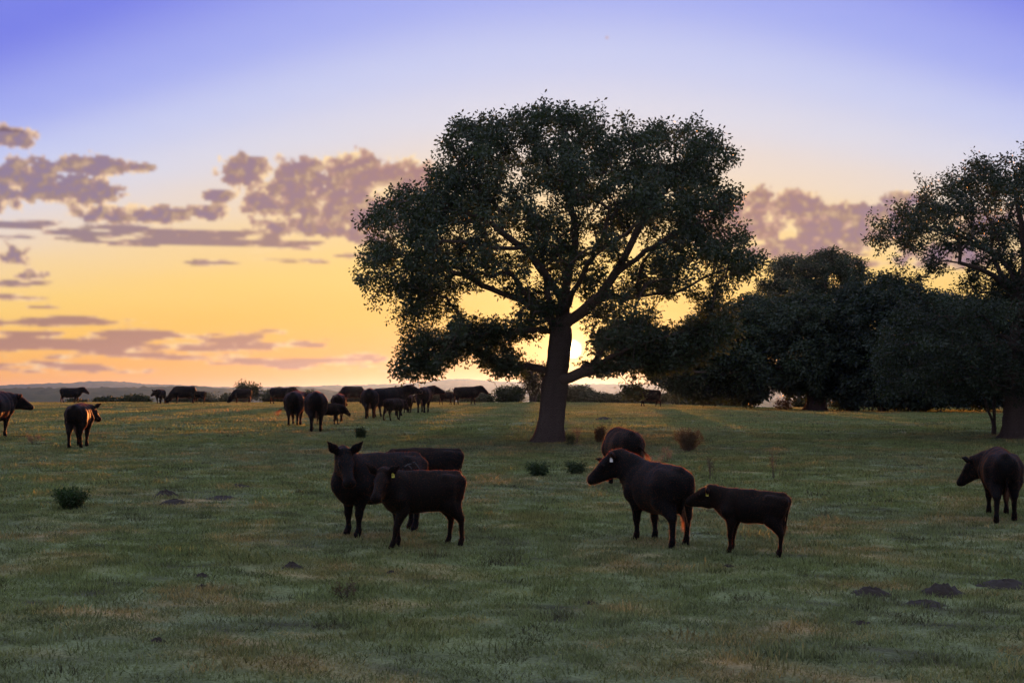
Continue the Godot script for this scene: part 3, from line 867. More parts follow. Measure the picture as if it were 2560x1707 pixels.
func make_bushes() -> void:
	var sp := [leaf_spray(31, 8, 0.22, 0.15, 0.45), leaf_spray(32, 8, 0.22, 0.15, 0.45)]
	var g := "bushes beyond the crest of the pasture"
	var green := Color(0.05, 0.062, 0.034)
	# x, distance, half width, height above the ground, leaf sprays, label
	var list := [
		[-41.5, 150.0, 3.2, 1.0, 500, "low bush at the far left beyond the crest"],
		[-46.0, 152.0, 2.0, 0.9, 260, "small low bush nearest the left edge beyond the crest"],
		[-36.5, 138.0, 2.6, 0.8, 420, "low dark bush just right of the far left standing cow"],
		[-37.5, 165.0, 4.2, 2.2, 900, "wide bush between the far left cow and the nursing calf's mother"],
		[-33.0, 168.0, 3.0, 2.1, 600, "rounded bush left of the cow with the nursing calf"],
		[-24.5, 150.0, 2.6, 2.2, 800, "tall rounded bush behind the cow grazing left of the herd"],
		[-22.0, 148.0, 2.4, 1.6, 600, "bush right behind the head-down cow left of the herd"],
		[-18.6, 160.0, 2.6, 1.9, 600, "bush behind the first standing cow of the herd"],
		[-14.6, 158.0, 2.2, 2.0, 560, "bush showing between the rear-view cows of the herd"],
		[-11.6, 155.0, 2.0, 2.3, 520, "bush above the backs in the middle of the herd"],
		[-8.2, 160.0, 2.4, 2.2, 560, "bush behind the calves on the right side of the herd"],
		[-3.5, 138.0, 2.6, 1.2, 620, "bush behind the legs of the walking cow on the crest"],
		[0.2, 136.0, 2.4, 1.8, 620, "bush left of the great oak trunk on the crest"],
		[2.6, 140.0, 2.2, 1.2, 600, "low bush hidden partly by the great oak trunk"],
		[6.6, 142.0, 2.6, 2.2, 700, "hazy bush right of the great oak trunk beyond the crest"],
		[9.0, 140.0, 2.4, 1.4, 600, "second hazy bush right of the great oak trunk"],
		[11.6, 146.0, 2.2, 2.0, 500, "bush left of the cow standing under the oak boughs"],
		[14.6, 138.0, 2.6, 1.3, 560, "bush right of the cow standing under the oak boughs"],
		[17.8, 132.0, 2.4, 1.4, 560, "bush under the tips of the drooping oak"],
		[20.6, 128.0, 2.2, 1.2, 500, "bush behind the hanging boughs of the drooping oak"],
		[26.5, 126.0, 2.6, 1.0, 460, "low bush between the dark trunks on the right"],
		[30.5, 126.0, 2.8, 1.0, 460, "low bush right of the slim dark trunk"],
		[34.5, 128.0, 2.8, 0.9, 420, "low bush seen under the dense oak"],
		[38.5, 126.0, 3.0, 0.9, 420, "low bush left of the right edge oak trunk"],
	]
	var k := 0
	for b in list:
		bush("bush", b[5], g, on_land(b[0], b[1], 0.1), Vector3(b[2], b[3], b[2] * 0.9), int(b[4] * 1.5), sp, 1.5, green, 60 + k)
		k += 1
	bush("young_tree", "airy young tree with clumped top behind the grazing cow left of the herd", "", on_land(-27.3, 146.0, 0.1), Vector3(1.9, 2.7, 1.7), 380, sp, 1.4, green, 93, "tree", 1.0)
	bush("young_tree", "airy young tree glowing in sunlight just left of the great oak trunk", "", on_land(1.9, 131.0, 0.1), Vector3(2.3, 4.4, 2.0), 620, sp, 1.3, Color(0.075, 0.06, 0.03), 95, "tree", 1.0)
	bush("russet_bush", "small russet bush beside the thick trunk of the drooping oak", "", on_land(18.6, 97.5, 0.05), Vector3(0.75, 1.1, 0.7), 140, sp, 0.8, Color(0.13, 0.06, 0.03), 97)

# ---------------------------------------------------------------- cattle

class Field:
	var nx: int
	var ny: int
	var nz: int
	var lo: Vector3
	var cell: float
	var f: PackedFloat32Array
	func _init(a: Vector3, b: Vector3, c: float) -> void:
		lo = a
		cell = c
		nx = int((b.x - a.x) / c) + 2
		ny = int((b.y - a.y) / c) + 2
		nz = int((b.z - a.z) / c) + 2
		f.resize(nx * ny * nz)
		f.fill(0.6)
	func bone(a: Vector3, ra: float, b: Vector3, rb: float, k: float, side := Vector3(0, 0, 1), flat := 1.0) -> void:
		var m := maxf(ra, rb) * maxf(1.0, flat) + k + cell * 2.0
		var p0 := ((a.min(b) - Vector3(m, m, m) - lo) / cell).floor()
		var p1 := ((a.max(b) + Vector3(m, m, m) - lo) / cell).ceil()
		var ba := b - a
		var ba2 := side.dot(ba) * (1.0 / flat - 1.0)
		var bb := ba + side * ba2
		var inv := 1.0 / maxf(bb.length_squared(), 1e-6)
		var grow := 1.0 / flat - 1.0
		var soft := minf(1.0, flat)
		for z in range(maxi(0, int(p0.z)), mini(nz, int(p1.z) + 1)):
			for y in range(maxi(0, int(p0.y)), mini(ny, int(p1.y) + 1)):
				var at := (z * ny + y) * nx
				for x in range(maxi(0, int(p0.x)), mini(nx, int(p1.x) + 1)):
					var p := lo + Vector3(x, y, z) * cell - a
					p += side * (p.dot(side) * grow)
					var h := clampf(p.dot(bb) * inv, 0.0, 1.0)
					var d := ((p - bb * h).length() - (ra + (rb - ra) * h)) * soft
					var o := f[at + x]
					var q := k - absf(o - d)
					if q > 0.0:
						f[at + x] = minf(o, d) - q * q / k * 0.25
					elif d < o:
						f[at + x] = d
	func mesh() -> ArrayMesh:
		var v := PackedVector3Array()
		var n := PackedVector3Array()
		var idx := PackedInt32Array()
		var who := {}
		var sx := 1
		var sy := nx
		var sz := nx * ny
		for z in nz - 1:
			for y in ny - 1:
				var row := z * sz + y * sy
				for x in nx - 1:
					var at := row + x
					var c0 := f[at]
					if c0 > cell * 3.0 or c0 < -cell * 3.0:
						continue
					var c: Array[float] = [c0, f[at + 1], f[at + sy], f[at + sy + 1], f[at + sz], f[at + sz + 1], f[at + sz + sy], f[at + sz + sy + 1]]
					var inside := 0
					for q in 8:
						if c[q] < 0.0:
							inside += 1
					if inside == 0 or inside == 8:
						continue
					var sum := Vector3.ZERO
					var cnt := 0.0
					for e in [[0, 1], [2, 3], [4, 5], [6, 7], [0, 2], [1, 3], [4, 6], [5, 7], [0, 4], [1, 5], [2, 6], [3, 7]]:
						var a: float = c[e[0]]
						var b: float = c[e[1]]
						if (a < 0.0) != (b < 0.0):
							var t := a / (a - b)
							var pa := Vector3(e[0] & 1, (e[0] >> 1) & 1, e[0] >> 2)
							var pb := Vector3(e[1] & 1, (e[1] >> 1) & 1, e[1] >> 2)
							sum += pa.lerp(pb, t)
							cnt += 1.0
					var g := Vector3(c[1] + c[3] + c[5] + c[7] - c[0] - c[2] - c[4] - c[6], c[2] + c[3] + c[6] + c[7] - c[0] - c[1] - c[4] - c[5], c[4] + c[5] + c[6] + c[7] - c[0] - c[1] - c[2] - c[3])
					who[at] = v.size()
					v.append(lo + (Vector3(x, y, z) + sum / cnt) * cell)
					n.append(g.normalized())
		for at in who:
			var s := f[at] < 0.0
			for ax in 3:
				var st: int = [sx, sy, sz][ax]
				var u: int = [sy, sz, sx][ax]
				var w: int = [sz, sx, sy][ax]
				if (f[at + st] < 0.0) == s:
					continue
				if not (who.has(at - u) and who.has(at - w) and who.has(at - u - w)):
					continue
				var a: int = who[at]
				var b: int = who[at - u]
				var c: int = who[at - u - w]
				var d: int = who[at - w]
				if s:
					idx.append_array([a, c, b, a, d, c])
				else:
					idx.append_array([a, b, c, a, c, d])
		var arr := []
		arr.resize(Mesh.ARRAY_MAX)
		arr[Mesh.ARRAY_VERTEX] = v
		arr[Mesh.ARRAY_NORMAL] = n
		arr[Mesh.ARRAY_INDEX] = idx
		var m := ArrayMesh.new()
		m.add_surface_from_arrays(Mesh.PRIMITIVE_TRIANGLES, arr)
		return m

# P: s size, girth, cell, poll (head joint), look (head direction), feet (four [dx, dz]: front left, front right, hind left, hind right), tail (points), ear (lift), calf
func beast(P: Dictionary) -> Dictionary:
	var calf: bool = P.get("calf", false)
	var gi: float = P.get("girth", 0.86 if calf else 1.0)
	var poll: Vector3 = P.poll
	var look: Vector3 = P.look.normalized()
	var up := (Vector3.UP - look * look.y)
	if P.has("up"):
		up = P.up - look * look.dot(P.up)
	up = up.normalized()
	var side := look.cross(up).normalized()
	var hs: float = 1.2 if calf else 1.13
	var lo := Vector3(-1.25, -0.04, -0.62)
	var hi := Vector3(1.1, 1.5, 0.62)
	for p in [poll + look * 0.62 * hs, poll - look * 0.1 + up * 0.3, poll + side * 0.4, poll - side * 0.4]:
		lo = lo.min(p - Vector3(0.12, 0.12, 0.12))
		hi = hi.max(p + Vector3(0.12, 0.12, 0.12))
	for p in P.tail:
		lo = lo.min(p - Vector3(0.1, 0.1, 0.1))
		hi = hi.max(p + Vector3(0.1, 0.1, 0.1))
	lo.y = maxf(lo.y, -0.04)
	var F := Field.new(lo, hi, P.cell / P.s)
	var zz := Vector3(0, 0, 1)
	var yb := func(y: float) -> float: return 0.98 + (y - 0.98) * gi + (0.03 if calf else 0.0)
	# trunk of the body
	F.bone(Vector3(0.50, yb.call(0.95), 0), 0.335 * gi, Vector3(0.15, yb.call(0.93), 0), 0.365 * gi, 0.1, zz, 0.8)
	F.bone(Vector3(0.15, yb.call(0.905), 0), 0.38 * gi, Vector3(-0.32, yb.call(0.905), 0), 0.375 * gi, 0.12, zz, 0.88)
	F.bone(Vector3(-0.32, yb.call(0.96), 0), 0.345 * gi, Vector3(-0.66, yb.call(1.03), 0), 0.265 * gi, 0.12, zz, 0.96)
	F.bone(Vector3(0.44, yb.call(1.24), 0), 0.075, Vector3(0.0, yb.call(1.235), 0), 0.075, 0.12)
	F.bone(Vector3(0.0, yb.call(1.235), 0), 0.075, Vector3(-0.78, yb.call(1.255), 0), 0.062, 0.1)
	for s in [-1.0, 1.0]:
		F.bone(Vector3(-0.43, yb.call(1.215), 0.21 * s), 0.058, Vector3(-0.81, yb.call(1.12), 0.11 * s), 0.08, 0.08)
		F.bone(Vector3(-0.81, yb.call(1.12), 0.11 * s), 0.08, Vector3(-0.76, yb.call(0.86), 0.13 * s), 0.09, 0.08)
		F.bone(Vector3(0.46, yb.call(1.12), 0.12 * s), 0.12, Vector3(0.56, yb.call(0.82), 0.2 * s), 0.15, 0.12)
	F.bone(Vector3(0.66, yb.call(0.86), 0), 0.22 * gi, Vector3(0.56, yb.call(0.68), 0), 0.16 * gi, 0.12)
	if not calf:
		F.bone(Vector3(-0.3, 0.62, 0), 0.12, Vector3(-0.42, 0.64, 0), 0.1, 0.1)
	# neck
	var base := Vector3(0.5, yb.call(1.02), 0)
	var cheek := poll + look * 0.10 * hs - up * 0.15 * hs
	var nape := poll - look * 0.07 - up * 0.07
	var bend := base.lerp(nape, 0.55)
	F.bone(base, 0.28 * gi, bend, 0.215 * gi, 0.12, side, 0.74)
	F.bone(bend, 0.215 * gi, nape, 0.15 * hs, 0.1, side, 0.74)
	F.bone(Vector3(0.66, yb.call(0.82), 0), 0.17 * gi, cheek - look * 0.1, 0.1, 0.12, side, 0.62)
	F.bone(Vector3(0.42, yb.call(1.22), 0), 0.08, poll - look * 0.06 - up * 0.02, 0.075, 0.08)
	# legs
	for q in 4:
		var s := -1.0 if q % 2 == 0 else 1.0
		var dx: float = P.feet[q][0]
		var dz: float = P.feet[q][1]
		if q < 2:
			var knee := Vector3(0.475 + dx * 0.55, 0.385, (0.155 + dz * 0.5) * s)
			var ank := Vector3(0.455 + dx, 0.135, (0.15 + dz) * s)
			F.bone(Vector3(0.5, 0.86, 0.17 * s), 0.165 * gi, Vector3(0.45, 0.66, 0.17 * s), 0.108, 0.08)
			F.bone(Vector3(0.46, 0.68, 0.17 * s), 0.115, knee, 0.06, 0.05)
			F.bone(knee, 0.062, knee + (ank - knee) * 0.3, 0.044, 0.03)
			F.bone(knee, 0.046, ank, 0.039, 0.03)
			F.bone(ank, 0.05, ank + Vector3(0.035, -0.085, 0), 0.058, 0.025)
		else:
			var hock := Vector3(-0.735 + dx * 0.6, 0.49, (0.15 + dz * 0.5) * s)
			var ank := Vector3(-0.715 + dx, 0.14, (0.15 + dz) * s)
			F.bone(Vector3(-0.5, yb.call(1.0), 0.15 * s), 0.22 * gi, Vector3(-0.5, 0.76, 0.17 * s), 0.165 * gi, 0.1)
			F.bone(Vector3(-0.5, 0.76, 0.17 * s), 0.175 * gi, hock.lerp(Vector3(-0.5, 0.76, 0.17 * s), 0.15), 0.082, 0.06)
			F.bone(Vector3(-0.66, 0.72, 0.15 * s), 0.1 * gi, hock, 0.062, 0.06)
			F.bone(Vector3(-0.7, yb.call(0.98), 0.12 * s), 0.13 * gi, Vector3(-0.68 + dx * 0.3, 0.66, 0.15 * s), 0.07, 0.08)
			F.bone(hock, 0.06, ank, 0.039, 0.03)
			F.bone(ank, 0.05, ank + Vector3(0.035, -0.09, 0), 0.058, 0.025)
	# head
	var mz := poll + look * 0.51 * hs
	F.bone(poll + look * 0.02, 0.112 * hs, poll + look * 0.2 * hs, 0.1 * hs, 0.05, side, 0.92)
	F.bone(poll + look * 0.14 * hs + up * 0.015, 0.1 * hs, mz - look * 0.03, 0.074 * hs, 0.05, side, 0.88)
	F.bone(poll - up * 0.03, 0.11 * hs, cheek, 0.105 * hs, 0.06, side, 0.78)
	F.bone(cheek, 0.105 * hs, mz - up * 0.06 * hs - look * 0.06, 0.056 * hs, 0.05, side, 0.74)
	F.bone(mz - side * 0.03 - up * 0.02, 0.066 * hs, mz + side * 0.03 - up * 0.02, 0.066 * hs, 0.03)
	F.bone(poll + up * 0.085 - side * 0.03, 0.055, poll + up * 0.085 + side * 0.03, 0.055, 0.05)
	var lift: float = P.get("ear", 0.1)
	var ears := []
	for s in [-1.0, 1.0]:
		var root: Vector3 = poll + side * s * 0.09 + up * 0.03 - look * 0.0
		var out: Vector3 = (side * s * cos(lift) + up * sin(lift) - look * 0.25).normalized()
		var flat: Vector3 = (look + up * 0.2 - out * (look + up * 0.2).dot(out)).normalized()
		F.bone(root, 0.034, root + out * 0.14, 0.074, 0.03, flat, 0.46)
		F.bone(root + out * 0.14, 0.074, root + out * 0.29, 0.024, 0.02, flat, 0.46)
		F.bone(poll + look * 0.17 * hs + side * s * 0.085 * hs + up * 0.045, 0.03, poll + look * 0.21 * hs + side * s * 0.085 * hs + up * 0.035, 0.026, 0.03)
		ears.append([root + out * 0.12, out, flat])
	# tail bone
	var T: Array = P.tail
	for i in T.size() - 1:
		F.bone(T[i], 0.05 if i == 0 else 0.026, T[i + 1], 0.026 if i < T.size() - 2 else 0.02, 0.05 if i == 0 else 0.015)
	return {"mesh": F.mesh(), "ears": ears, "look": look, "up": up, "side": side, "poll": poll, "hs": hs, "tail": T, "s": P.s}

func switch_mesh(tail: Array, seed_: int, spread: float, length: float) -> ArrayMesh:
	var r := RandomNumberGenerator.new()
	r.seed = seed_
	var v := PackedVector3Array()
	var n := PackedVector3Array()
	var idx := PackedInt32Array()
	var from: Vector3 = tail[-2]
	var to: Vector3 = tail[-1]
	for k in 70:
		var p: Vector3 = from.lerp(to, r.randf_range(0.45, 1.0))
		var dir: Vector3 = ((to - from).normalized() + Vector3(r.randfn(), r.randfn() * 0.4 - 0.5, r.randfn()) * spread).normalized()
		var w := dir.cross(Vector3(r.randfn(), r.randfn(), r.randfn())).normalized() * r.randf_range(0.003, 0.006)
		var L := length * r.randf_range(0.5, 1.1)
		var first := v.size()
		for q in 4:
			var u := q / 3.0
			var c := p + dir * L * u + Vector3(0, -0.12 * u * u * L, 0)
			v.append(c - w * (1.0 - u * 0.85))
			v.append(c + w * (1.0 - u * 0.85))
			var nn := dir.cross(w).normalized()
			n.append(nn)
			n.append(nn)
			if q < 3:
				var a := first + q * 2
				idx.append_array([a, a + 1, a + 2, a + 1, a + 3, a + 2])
	return array_mesh(v, n, idx)

func coat_hair(mesh: ArrayMesh, count: int, length: float, width: float, seed_: int) -> ArrayMesh:
	# short hair standing a little off the hide; it catches the low sun along the outline
	var r := RandomNumberGenerator.new()
	r.seed = seed_
	var a := mesh.surface_get_arrays(0)
	var v: PackedVector3Array = a[Mesh.ARRAY_VERTEX]
	var n: PackedVector3Array = a[Mesh.ARRAY_NORMAL]
	var o := PackedVector3Array()
	var on := PackedVector3Array()
	var idx := PackedInt32Array()
	for k in count:
		var i := r.randi() % v.size()
		var p := v[i] + Vector3(r.randf_range(-0.5, 0.5), r.randf_range(-0.5, 0.5), r.randf_range(-0.5, 0.5)) * 0.02
		p -= n[i] * 0.004
		var dir := (n[i] * 0.75 + Vector3(-0.25, -0.3, 0) + Vector3(r.randfn(), r.randfn(), r.randfn()) * 0.35).normalized()
		var w := dir.cross(Vector3(r.randfn(), r.randfn(), r.randfn())).normalized() * width * 0.5
		var f := o.size()
		o.append(p - w)
		o.append(p + w)
		o.append(p + dir * length * r.randf_range(0.5, 1.2))
		var nn := dir.cross(w).normalized()
		for q in 3:
			on.append(nn)
			idx.append(f + q)
	return array_mesh(o, on, idx)

func ear_tag(B: Dictionary, which: int, written: String, mat: Material, parent: Node, hang := Vector3.ZERO) -> void:
	var e: Array = B.ears[which]
	var face: Vector3 = (e[2] if hang == Vector3.ZERO else hang).normalized()
	var down := (Vector3(0, -1, 0) - face * -face.y).normalized()
	var right := down.cross(face).normalized()
	var org: Vector3 = e[0] + face * 0.035 + down * 0.005
	var st := SurfaceTool.new()
	st.begin(Mesh.PRIMITIVE_TRIANGLES)
	var rim := [Vector2(-0.009, 0), Vector2(0.009, 0), Vector2(0.013, 0.022), Vector2(0.034, 0.036), Vector2(0.036, 0.098), Vector2(0.03, 0.104), Vector2(-0.03, 0.104), Vector2(-0.036, 0.098), Vector2(-0.034, 0.036), Vector2(-0.013, 0.022)]
	var back := -face * 0.003
	for i in range(1, rim.size() - 1):
		for tri in [[0, i, i + 1]]:
			for k in tri:
				st.add_vertex(org + right * rim[k].x + down * rim[k].y)
			for k in [tri[0], tri[2], tri[1]]:
				st.add_vertex(org + right * rim[k].x + down * rim[k].y + back)
	for i in rim.size():
		var a: Vector2 = rim[i]
		var b: Vector2 = rim[(i + 1) % rim.size()]
		var pa := org + right * a.x + down * a.y
		var pb := org + right * b.x + down * b.y
		for p in [pa, pb, pb + back, pa, pb + back, pa + back]:
			st.add_vertex(p)
	st.generate_normals()
	var t := part("ear_tag", st.commit(), mat, parent)
	if written != "":
		var tm := TextMesh.new()
		tm.text = written
		var font := SystemFont.new()
		font.font_names = PackedStringArray(["Droid Sans"])
		tm.font = font
		tm.font_size = 32
		tm.pixel_size = 0.00115
		tm.depth = 0.001
		var o := part("number", tm, M.ink, t)
		o.transform = Transform3D(Basis(right, -down, face), org + down * 0.07 + face * 0.0015)

func brand(o: Node3D, mesh: ArrayMesh) -> void:
	# pale hairless brand scars on the left hip, raised lines on the hide
	var v: PackedVector3Array = mesh.surface_get_arrays(0)[Mesh.ARRAY_VERTEX]
	var strokes := [[Vector2(-0.30, 1.13), Vector2(-0.38, 1.16), Vector2(-0.44, 1.17)], [Vector2(-0.46, 1.18), Vector2(-0.53, 1.19)], [Vector2(-0.52, 1.18), Vector2(-0.57, 1.11), Vector2(-0.6, 1.05)], [Vector2(-0.38, 1.15), Vector2(-0.42, 1.09)], [Vector2(-0.36, 1.0), Vector2(-0.4, 0.96), Vector2(-0.44, 0.99), Vector2(-0.45, 1.03)], [Vector2(-0.6, 1.02), Vector2(-0.63, 0.97), Vector2(-0.64, 0.92)]]
	for s in strokes:
		var pts := []
		var radii := []
		for q in s.size():
			var best := 1e9
			var at := Vector3.ZERO
			for p in v:
				if p.z < -0.05:
					var d: float = (p.x - s[q].x) * (p.x - s[q].x) + (p.y - s[q].y) * (p.y - s[q].y)
					if d < best:
						best = d
						at = p
			pts.append(at)
			radii.append(0.009 if q < s.size() - 1 else 0.005)
		var a := PackedVector3Array()
		var n := PackedVector3Array()
		var i := PackedInt32Array()
		tube(a, n, i, pts, radii, 6, 0.0)
		part("brand_scar", array_mesh(a, n, i), M.scar, o)

func sphere(p: Vector3, r: float) -> ArrayMesh:
	var s := SphereMesh.new()
	s.radius = r
	s.height = r * 2
	s.radial_segments = 12
	s.rings = 6
	var a := s.get_mesh_arrays()
	var v: PackedVector3Array = a[Mesh.ARRAY_VERTEX]
	for i in v.size():
		v[i] += p
	a[Mesh.ARRAY_VERTEX] = v
	var m := ArrayMesh.new()
	m.add_surface_from_arrays(Mesh.PRIMITIVE_TRIANGLES, a)
	return m

func dress(o: Node3D, B: Dictionary, calf: bool, near: bool, seed_: int, spread := 0.22, length := 0.26) -> void:
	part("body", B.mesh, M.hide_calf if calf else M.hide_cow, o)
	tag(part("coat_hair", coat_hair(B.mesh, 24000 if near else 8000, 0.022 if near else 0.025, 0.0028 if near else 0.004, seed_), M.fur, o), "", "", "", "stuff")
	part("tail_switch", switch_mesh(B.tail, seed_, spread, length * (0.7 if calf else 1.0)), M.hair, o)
	if near:
		for s in [-1.0, 1.0]:
			part("eye", sphere(B.poll + B.look * 0.19 * B.hs + B.side * s * 0.097 * B.hs + B.up * 0.028, 0.021), M.eye, o)
		for s in [-1.0, 1.0]:
			part("nostril", sphere(B.poll + B.look * 0.555 * B.hs + B.side * s * 0.035 + B.up * 0.004, 0.016), M.nose, o)

func stand(o: Node3D, x: float, d: float, deg: float, s: float) -> void:
	var e := 0.6
	var nrm := Vector3(land(x - e, -d) - land(x + e, -d), 2.0 * e, land(x, -d - e) - land(x, -d + e)).normalized()
	var b := Basis(Vector3.UP, deg_to_rad(deg))
	var turn := Basis(Quaternion(Vector3.UP, nrm))
	var long := 0.84 if o.get_meta("category") == "calf" else 1.0
	o.transform = Transform3D(turn * b * Basis.from_scale(Vector3(s * long, s, s)), on_land(x, d, 0.012))

const HERD := "black cattle of the pasture herd"
const HANG := [Vector3(-0.74, 1.24, 0), Vector3(-0.86, 1.12, 0), Vector3(-0.85, 0.88, 0.01), Vector3(-0.81, 0.6, 0.02)]

func one(label: String, calf: bool, x: float, d: float, deg: float, P: Dictionary, seed_: int, near := true, spread := 0.22, length := 0.26) -> Array:
	var B := beast(P)
	var o := thing("calf" if calf else "cow", label, "calf" if calf else "cow", Vector3.ZERO, 0.0, HERD)
	dress(o, B, calf, near, seed_, spread, length)
	stand(o, x, d, deg, P.s)
	return [o, B]

func again(src: Node3D, called: String, label: String, x: float, d: float, deg: float, s: float) -> void:
	var o: Node3D = src.duplicate()
	o.name = numbered(called)
	add_child(o)
	tag(o, label, called, HERD)
	stand(o, x, d, deg, s)

func make_cattle() -> void:
	var still := [[0.0, 0.0], [0.06, 0.0], [-0.04, 0.0], [0.08, 0.0]]
	# --- the near animals
	var branded := one("black cow left of centre facing the camera, pale brand scars on her hip", false, -2.1, 22.2, 222.0, {"s": 0.95, "cell": 0.02, "poll": Vector3(0.88, 1.36, -0.26), "look": Vector3(0.34, -0.72, -0.78), "feet": [[0.05, 0.02], [0.0, 0.03], [0.04, 0.0], [-0.1, 0.0]], "tail": HANG, "ear": 0.85}, 1)
	brand(branded[0], branded[1].mesh)
	var r := one("dark calf with a yellow ear tag standing in front of the branded cow", true, -1.33, 20.85, 200.0, {"s": 0.85, "cell": 0.018, "calf": true, "poll": Vector3(0.86, 1.27, -0.14), "look": Vector3(0.5, -0.55, -0.75), "feet": [[0.2, 0.02], [-0.02, 0.0], [-0.1, 0.0], [0.06, 0.0]], "tail": HANG, "ear": 0.5}, 2)
	ear_tag(r[1], 0, "100", M.tag_yellow, r[0], Vector3(-0.25, 0, -1.0))
	one("black yearling half hidden behind the branded cow, only its rump showing", false, -1.62, 28.1, 184.0, {"s": 0.73, "cell": 0.024, "girth": 0.9, "poll": Vector3(1.0, 1.15, 0.0), "look": Vector3(1.0, -0.5, 0.0), "feet": still, "tail": HANG, "ear": 0.1}, 3)
	one("black cow grazing with her rump to the camera, right of the great oak", false, 2.33, 30.0, 101.0, {"s": 0.9, "cell": 0.024, "girth": 1.08, "poll": Vector3(1.12, 0.5, 0.0), "look": Vector3(0.35, -1.0, 0.0), "feet": still, "tail": [Vector3(-0.74, 1.24, 0), Vector3(-0.86, 1.16, 0.02), Vector3(-0.92, 0.98, 0.16), Vector3(-0.9, 0.84, 0.3)], "ear": 0.1}, 4, true, 0.3, 0.3)
	r = one("black cow looking left with a white ear tag and sunlit tail tip", false, 2.2, 21.15, 112.0, {"s": 0.89, "cell": 0.02, "girth": 1.03, "poll": Vector3(0.98, 1.4, -0.3), "look": Vector3(0.45, -0.64, -0.6), "feet": [[0.08, 0.0], [-0.02, 0.0], [-0.05, 0.02], [0.1, 0.02]], "tail": HANG, "ear": 0.15}, 5, true, 0.16, 0.34)
	ear_tag(r[1], 0, "", M.tag_white, r[0], Vector3(-0.4, 0, -1.0))
	r = one("black calf with a yellow ear tag nosing the tail of the cow", true, 3.36, 19.95, 155.0, {"s": 0.69, "cell": 0.016, "calf": true, "girth": 0.8, "poll": Vector3(1.06, 1.22, 0.0), "look": Vector3(1.0, -0.42, 0.06), "feet": [[0.02, 0.0], [0.06, 0.0], [-0.04, 0.0], [0.06, 0.0]], "tail": HANG, "ear": 0.05}, 6)
	ear_tag(r[1], 0, "188", M.tag_yellow, r[0], Vector3(-0.2, 0, -1.0))
	one("black cow walking away at the right edge in the oak's shade", false, 8.36, 24.3, 78.0, {"s": 0.88, "cell": 0.022, "poll": Vector3(1.0, 1.0, -0.36), "look": Vector3(0.5, -0.75, -0.45), "feet": [[0.12, 0.0], [-0.12, 0.0], [-0.16, 0.03], [0.14, 0.03]], "tail": HANG, "ear": 0.2}, 7)
	# --- the farther herd
	var cell := 0.034
	var walk := [[0.14, 0.0], [-0.12, 0.0], [-0.16, 0.0], [0.14, 0.0]]
	var side_view: Node3D = one("black cow walking right with raised head on the crest, left of the oak", false, -3.1, 96.5, 2.0, {"s": 0.95, "cell": cell, "poll": Vector3(1.1, 1.27, 0.0), "look": Vector3(0.9, -0.8, 0.12), "feet": walk, "tail": HANG, "ear": 0.25}, 11, false)[0]
	again(side_view, "cow", "black cow standing side-on at the left end of the main herd", -17.0, 104.5, -4.0, 0.92)
	again(side_view, "cow", "lone black cow standing side-on on the crest at far left", -34.8, 112.0, 3.0, 0.92)
	again(side_view, "cow", "black cow standing on the crest right of the great oak trunk, facing left", 9.15, 95.0, 186.0, 0.88)
	var rear: Node3D = one("black cow seen from behind swinging her sunlit tail to the left", false, -8.48, 55.6, 92.0, {"s": 1.02, "cell": cell, "girth": 1.08, "poll": Vector3(1.1, 1.14, 0.22), "look": Vector3(0.7, -0.5, 0.55), "feet": walk, "tail": [Vector3(-0.74, 1.24, 0), Vector3(-0.86, 1.12, -0.05), Vector3(-0.92, 0.84, -0.22), Vector3(-0.94, 0.66, -0.5)], "ear": 0.2}, 12, false, 0.3, 0.32)[0]
	var rear_straight: Node3D = one("nearest black cow of the main herd, seen squarely from behind", false, -7.02, 50.9, 97.0, {"s": 1.05, "cell": cell, "girth": 1.12, "poll": Vector3(1.14, 1.0, -0.1), "look": Vector3(0.8, -0.7, -0.1), "feet": walk, "tail": HANG, "ear": 0.2}, 13, false)[0]
	again(rear_straight, "cow", "rounded black cow from behind in the middle of the main herd", -6.38, 64.0, 93.0, 1.0)
	again(rear, "cow", "black cow cut by the left edge, head turned right", -16.95, 46.6, 89.0, 1.12)
	var graze: Node3D = one("black cow with lowered head between two groups of the main herd", false, -12.05, 106.8, 172.0, {"s": 0.98, "cell": cell, "girth": 1.06, "poll": Vector3(1.15, 0.52, 0.05), "look": Vector3(0.4, -1.0, 0.0), "feet": still, "tail": HANG, "ear": 0.1}, 14, false)[0]
	again(graze, "cow", "black cow on the left crest with a calf nosing her flank", -24.7, 106.8, 184.0, 1.0)
	again(graze, "cow", "black cow grazing low under the airy young tree", -21.3, 112.0, 178.0, 0.85)
	var turned: Node3D = one("black cow seen from behind on the crest with head turned right", false, -4.5, 72.2, 84.0, {"s": 0.99, "cell": cell, "poll": Vector3(0.98, 1.3, 0.36), "look": Vector3(0.35, -0.35, 0.85), "feet": still, "tail": HANG, "ear": 0.3}, 15, false)[0]
	again(turned, "cow", "black cow half turned to the right behind the two herd calves", -5.72, 66.6, 42.0, 1.02)
	var calf_side: Node3D = one("black calf facing right beside the nearest cow of the herd", true, -7.25, 56.4, 8.0, {"s": 0.66, "cell": 0.026, "calf": true, "poll": Vector3(1.02, 1.08, 0.0), "look": Vector3(0.8, -0.8, 0.1), "feet": walk, "tail": HANG, "ear": 0.2}, 16, false)[0]
	again(calf_side, "calf", "small black calf just ahead of the cow walking on the crest", -4.52, 98.6, 14.0, 0.68)
	again(calf_side, "calf", "black calf standing with head up against the flank of her mother at left", -23.6, 107.0, 160.0, 0.74)
	again(calf_side, "calf", "black calf in front of the half turned cow in the herd", -5.15, 62.0, 52.0, 0.74)
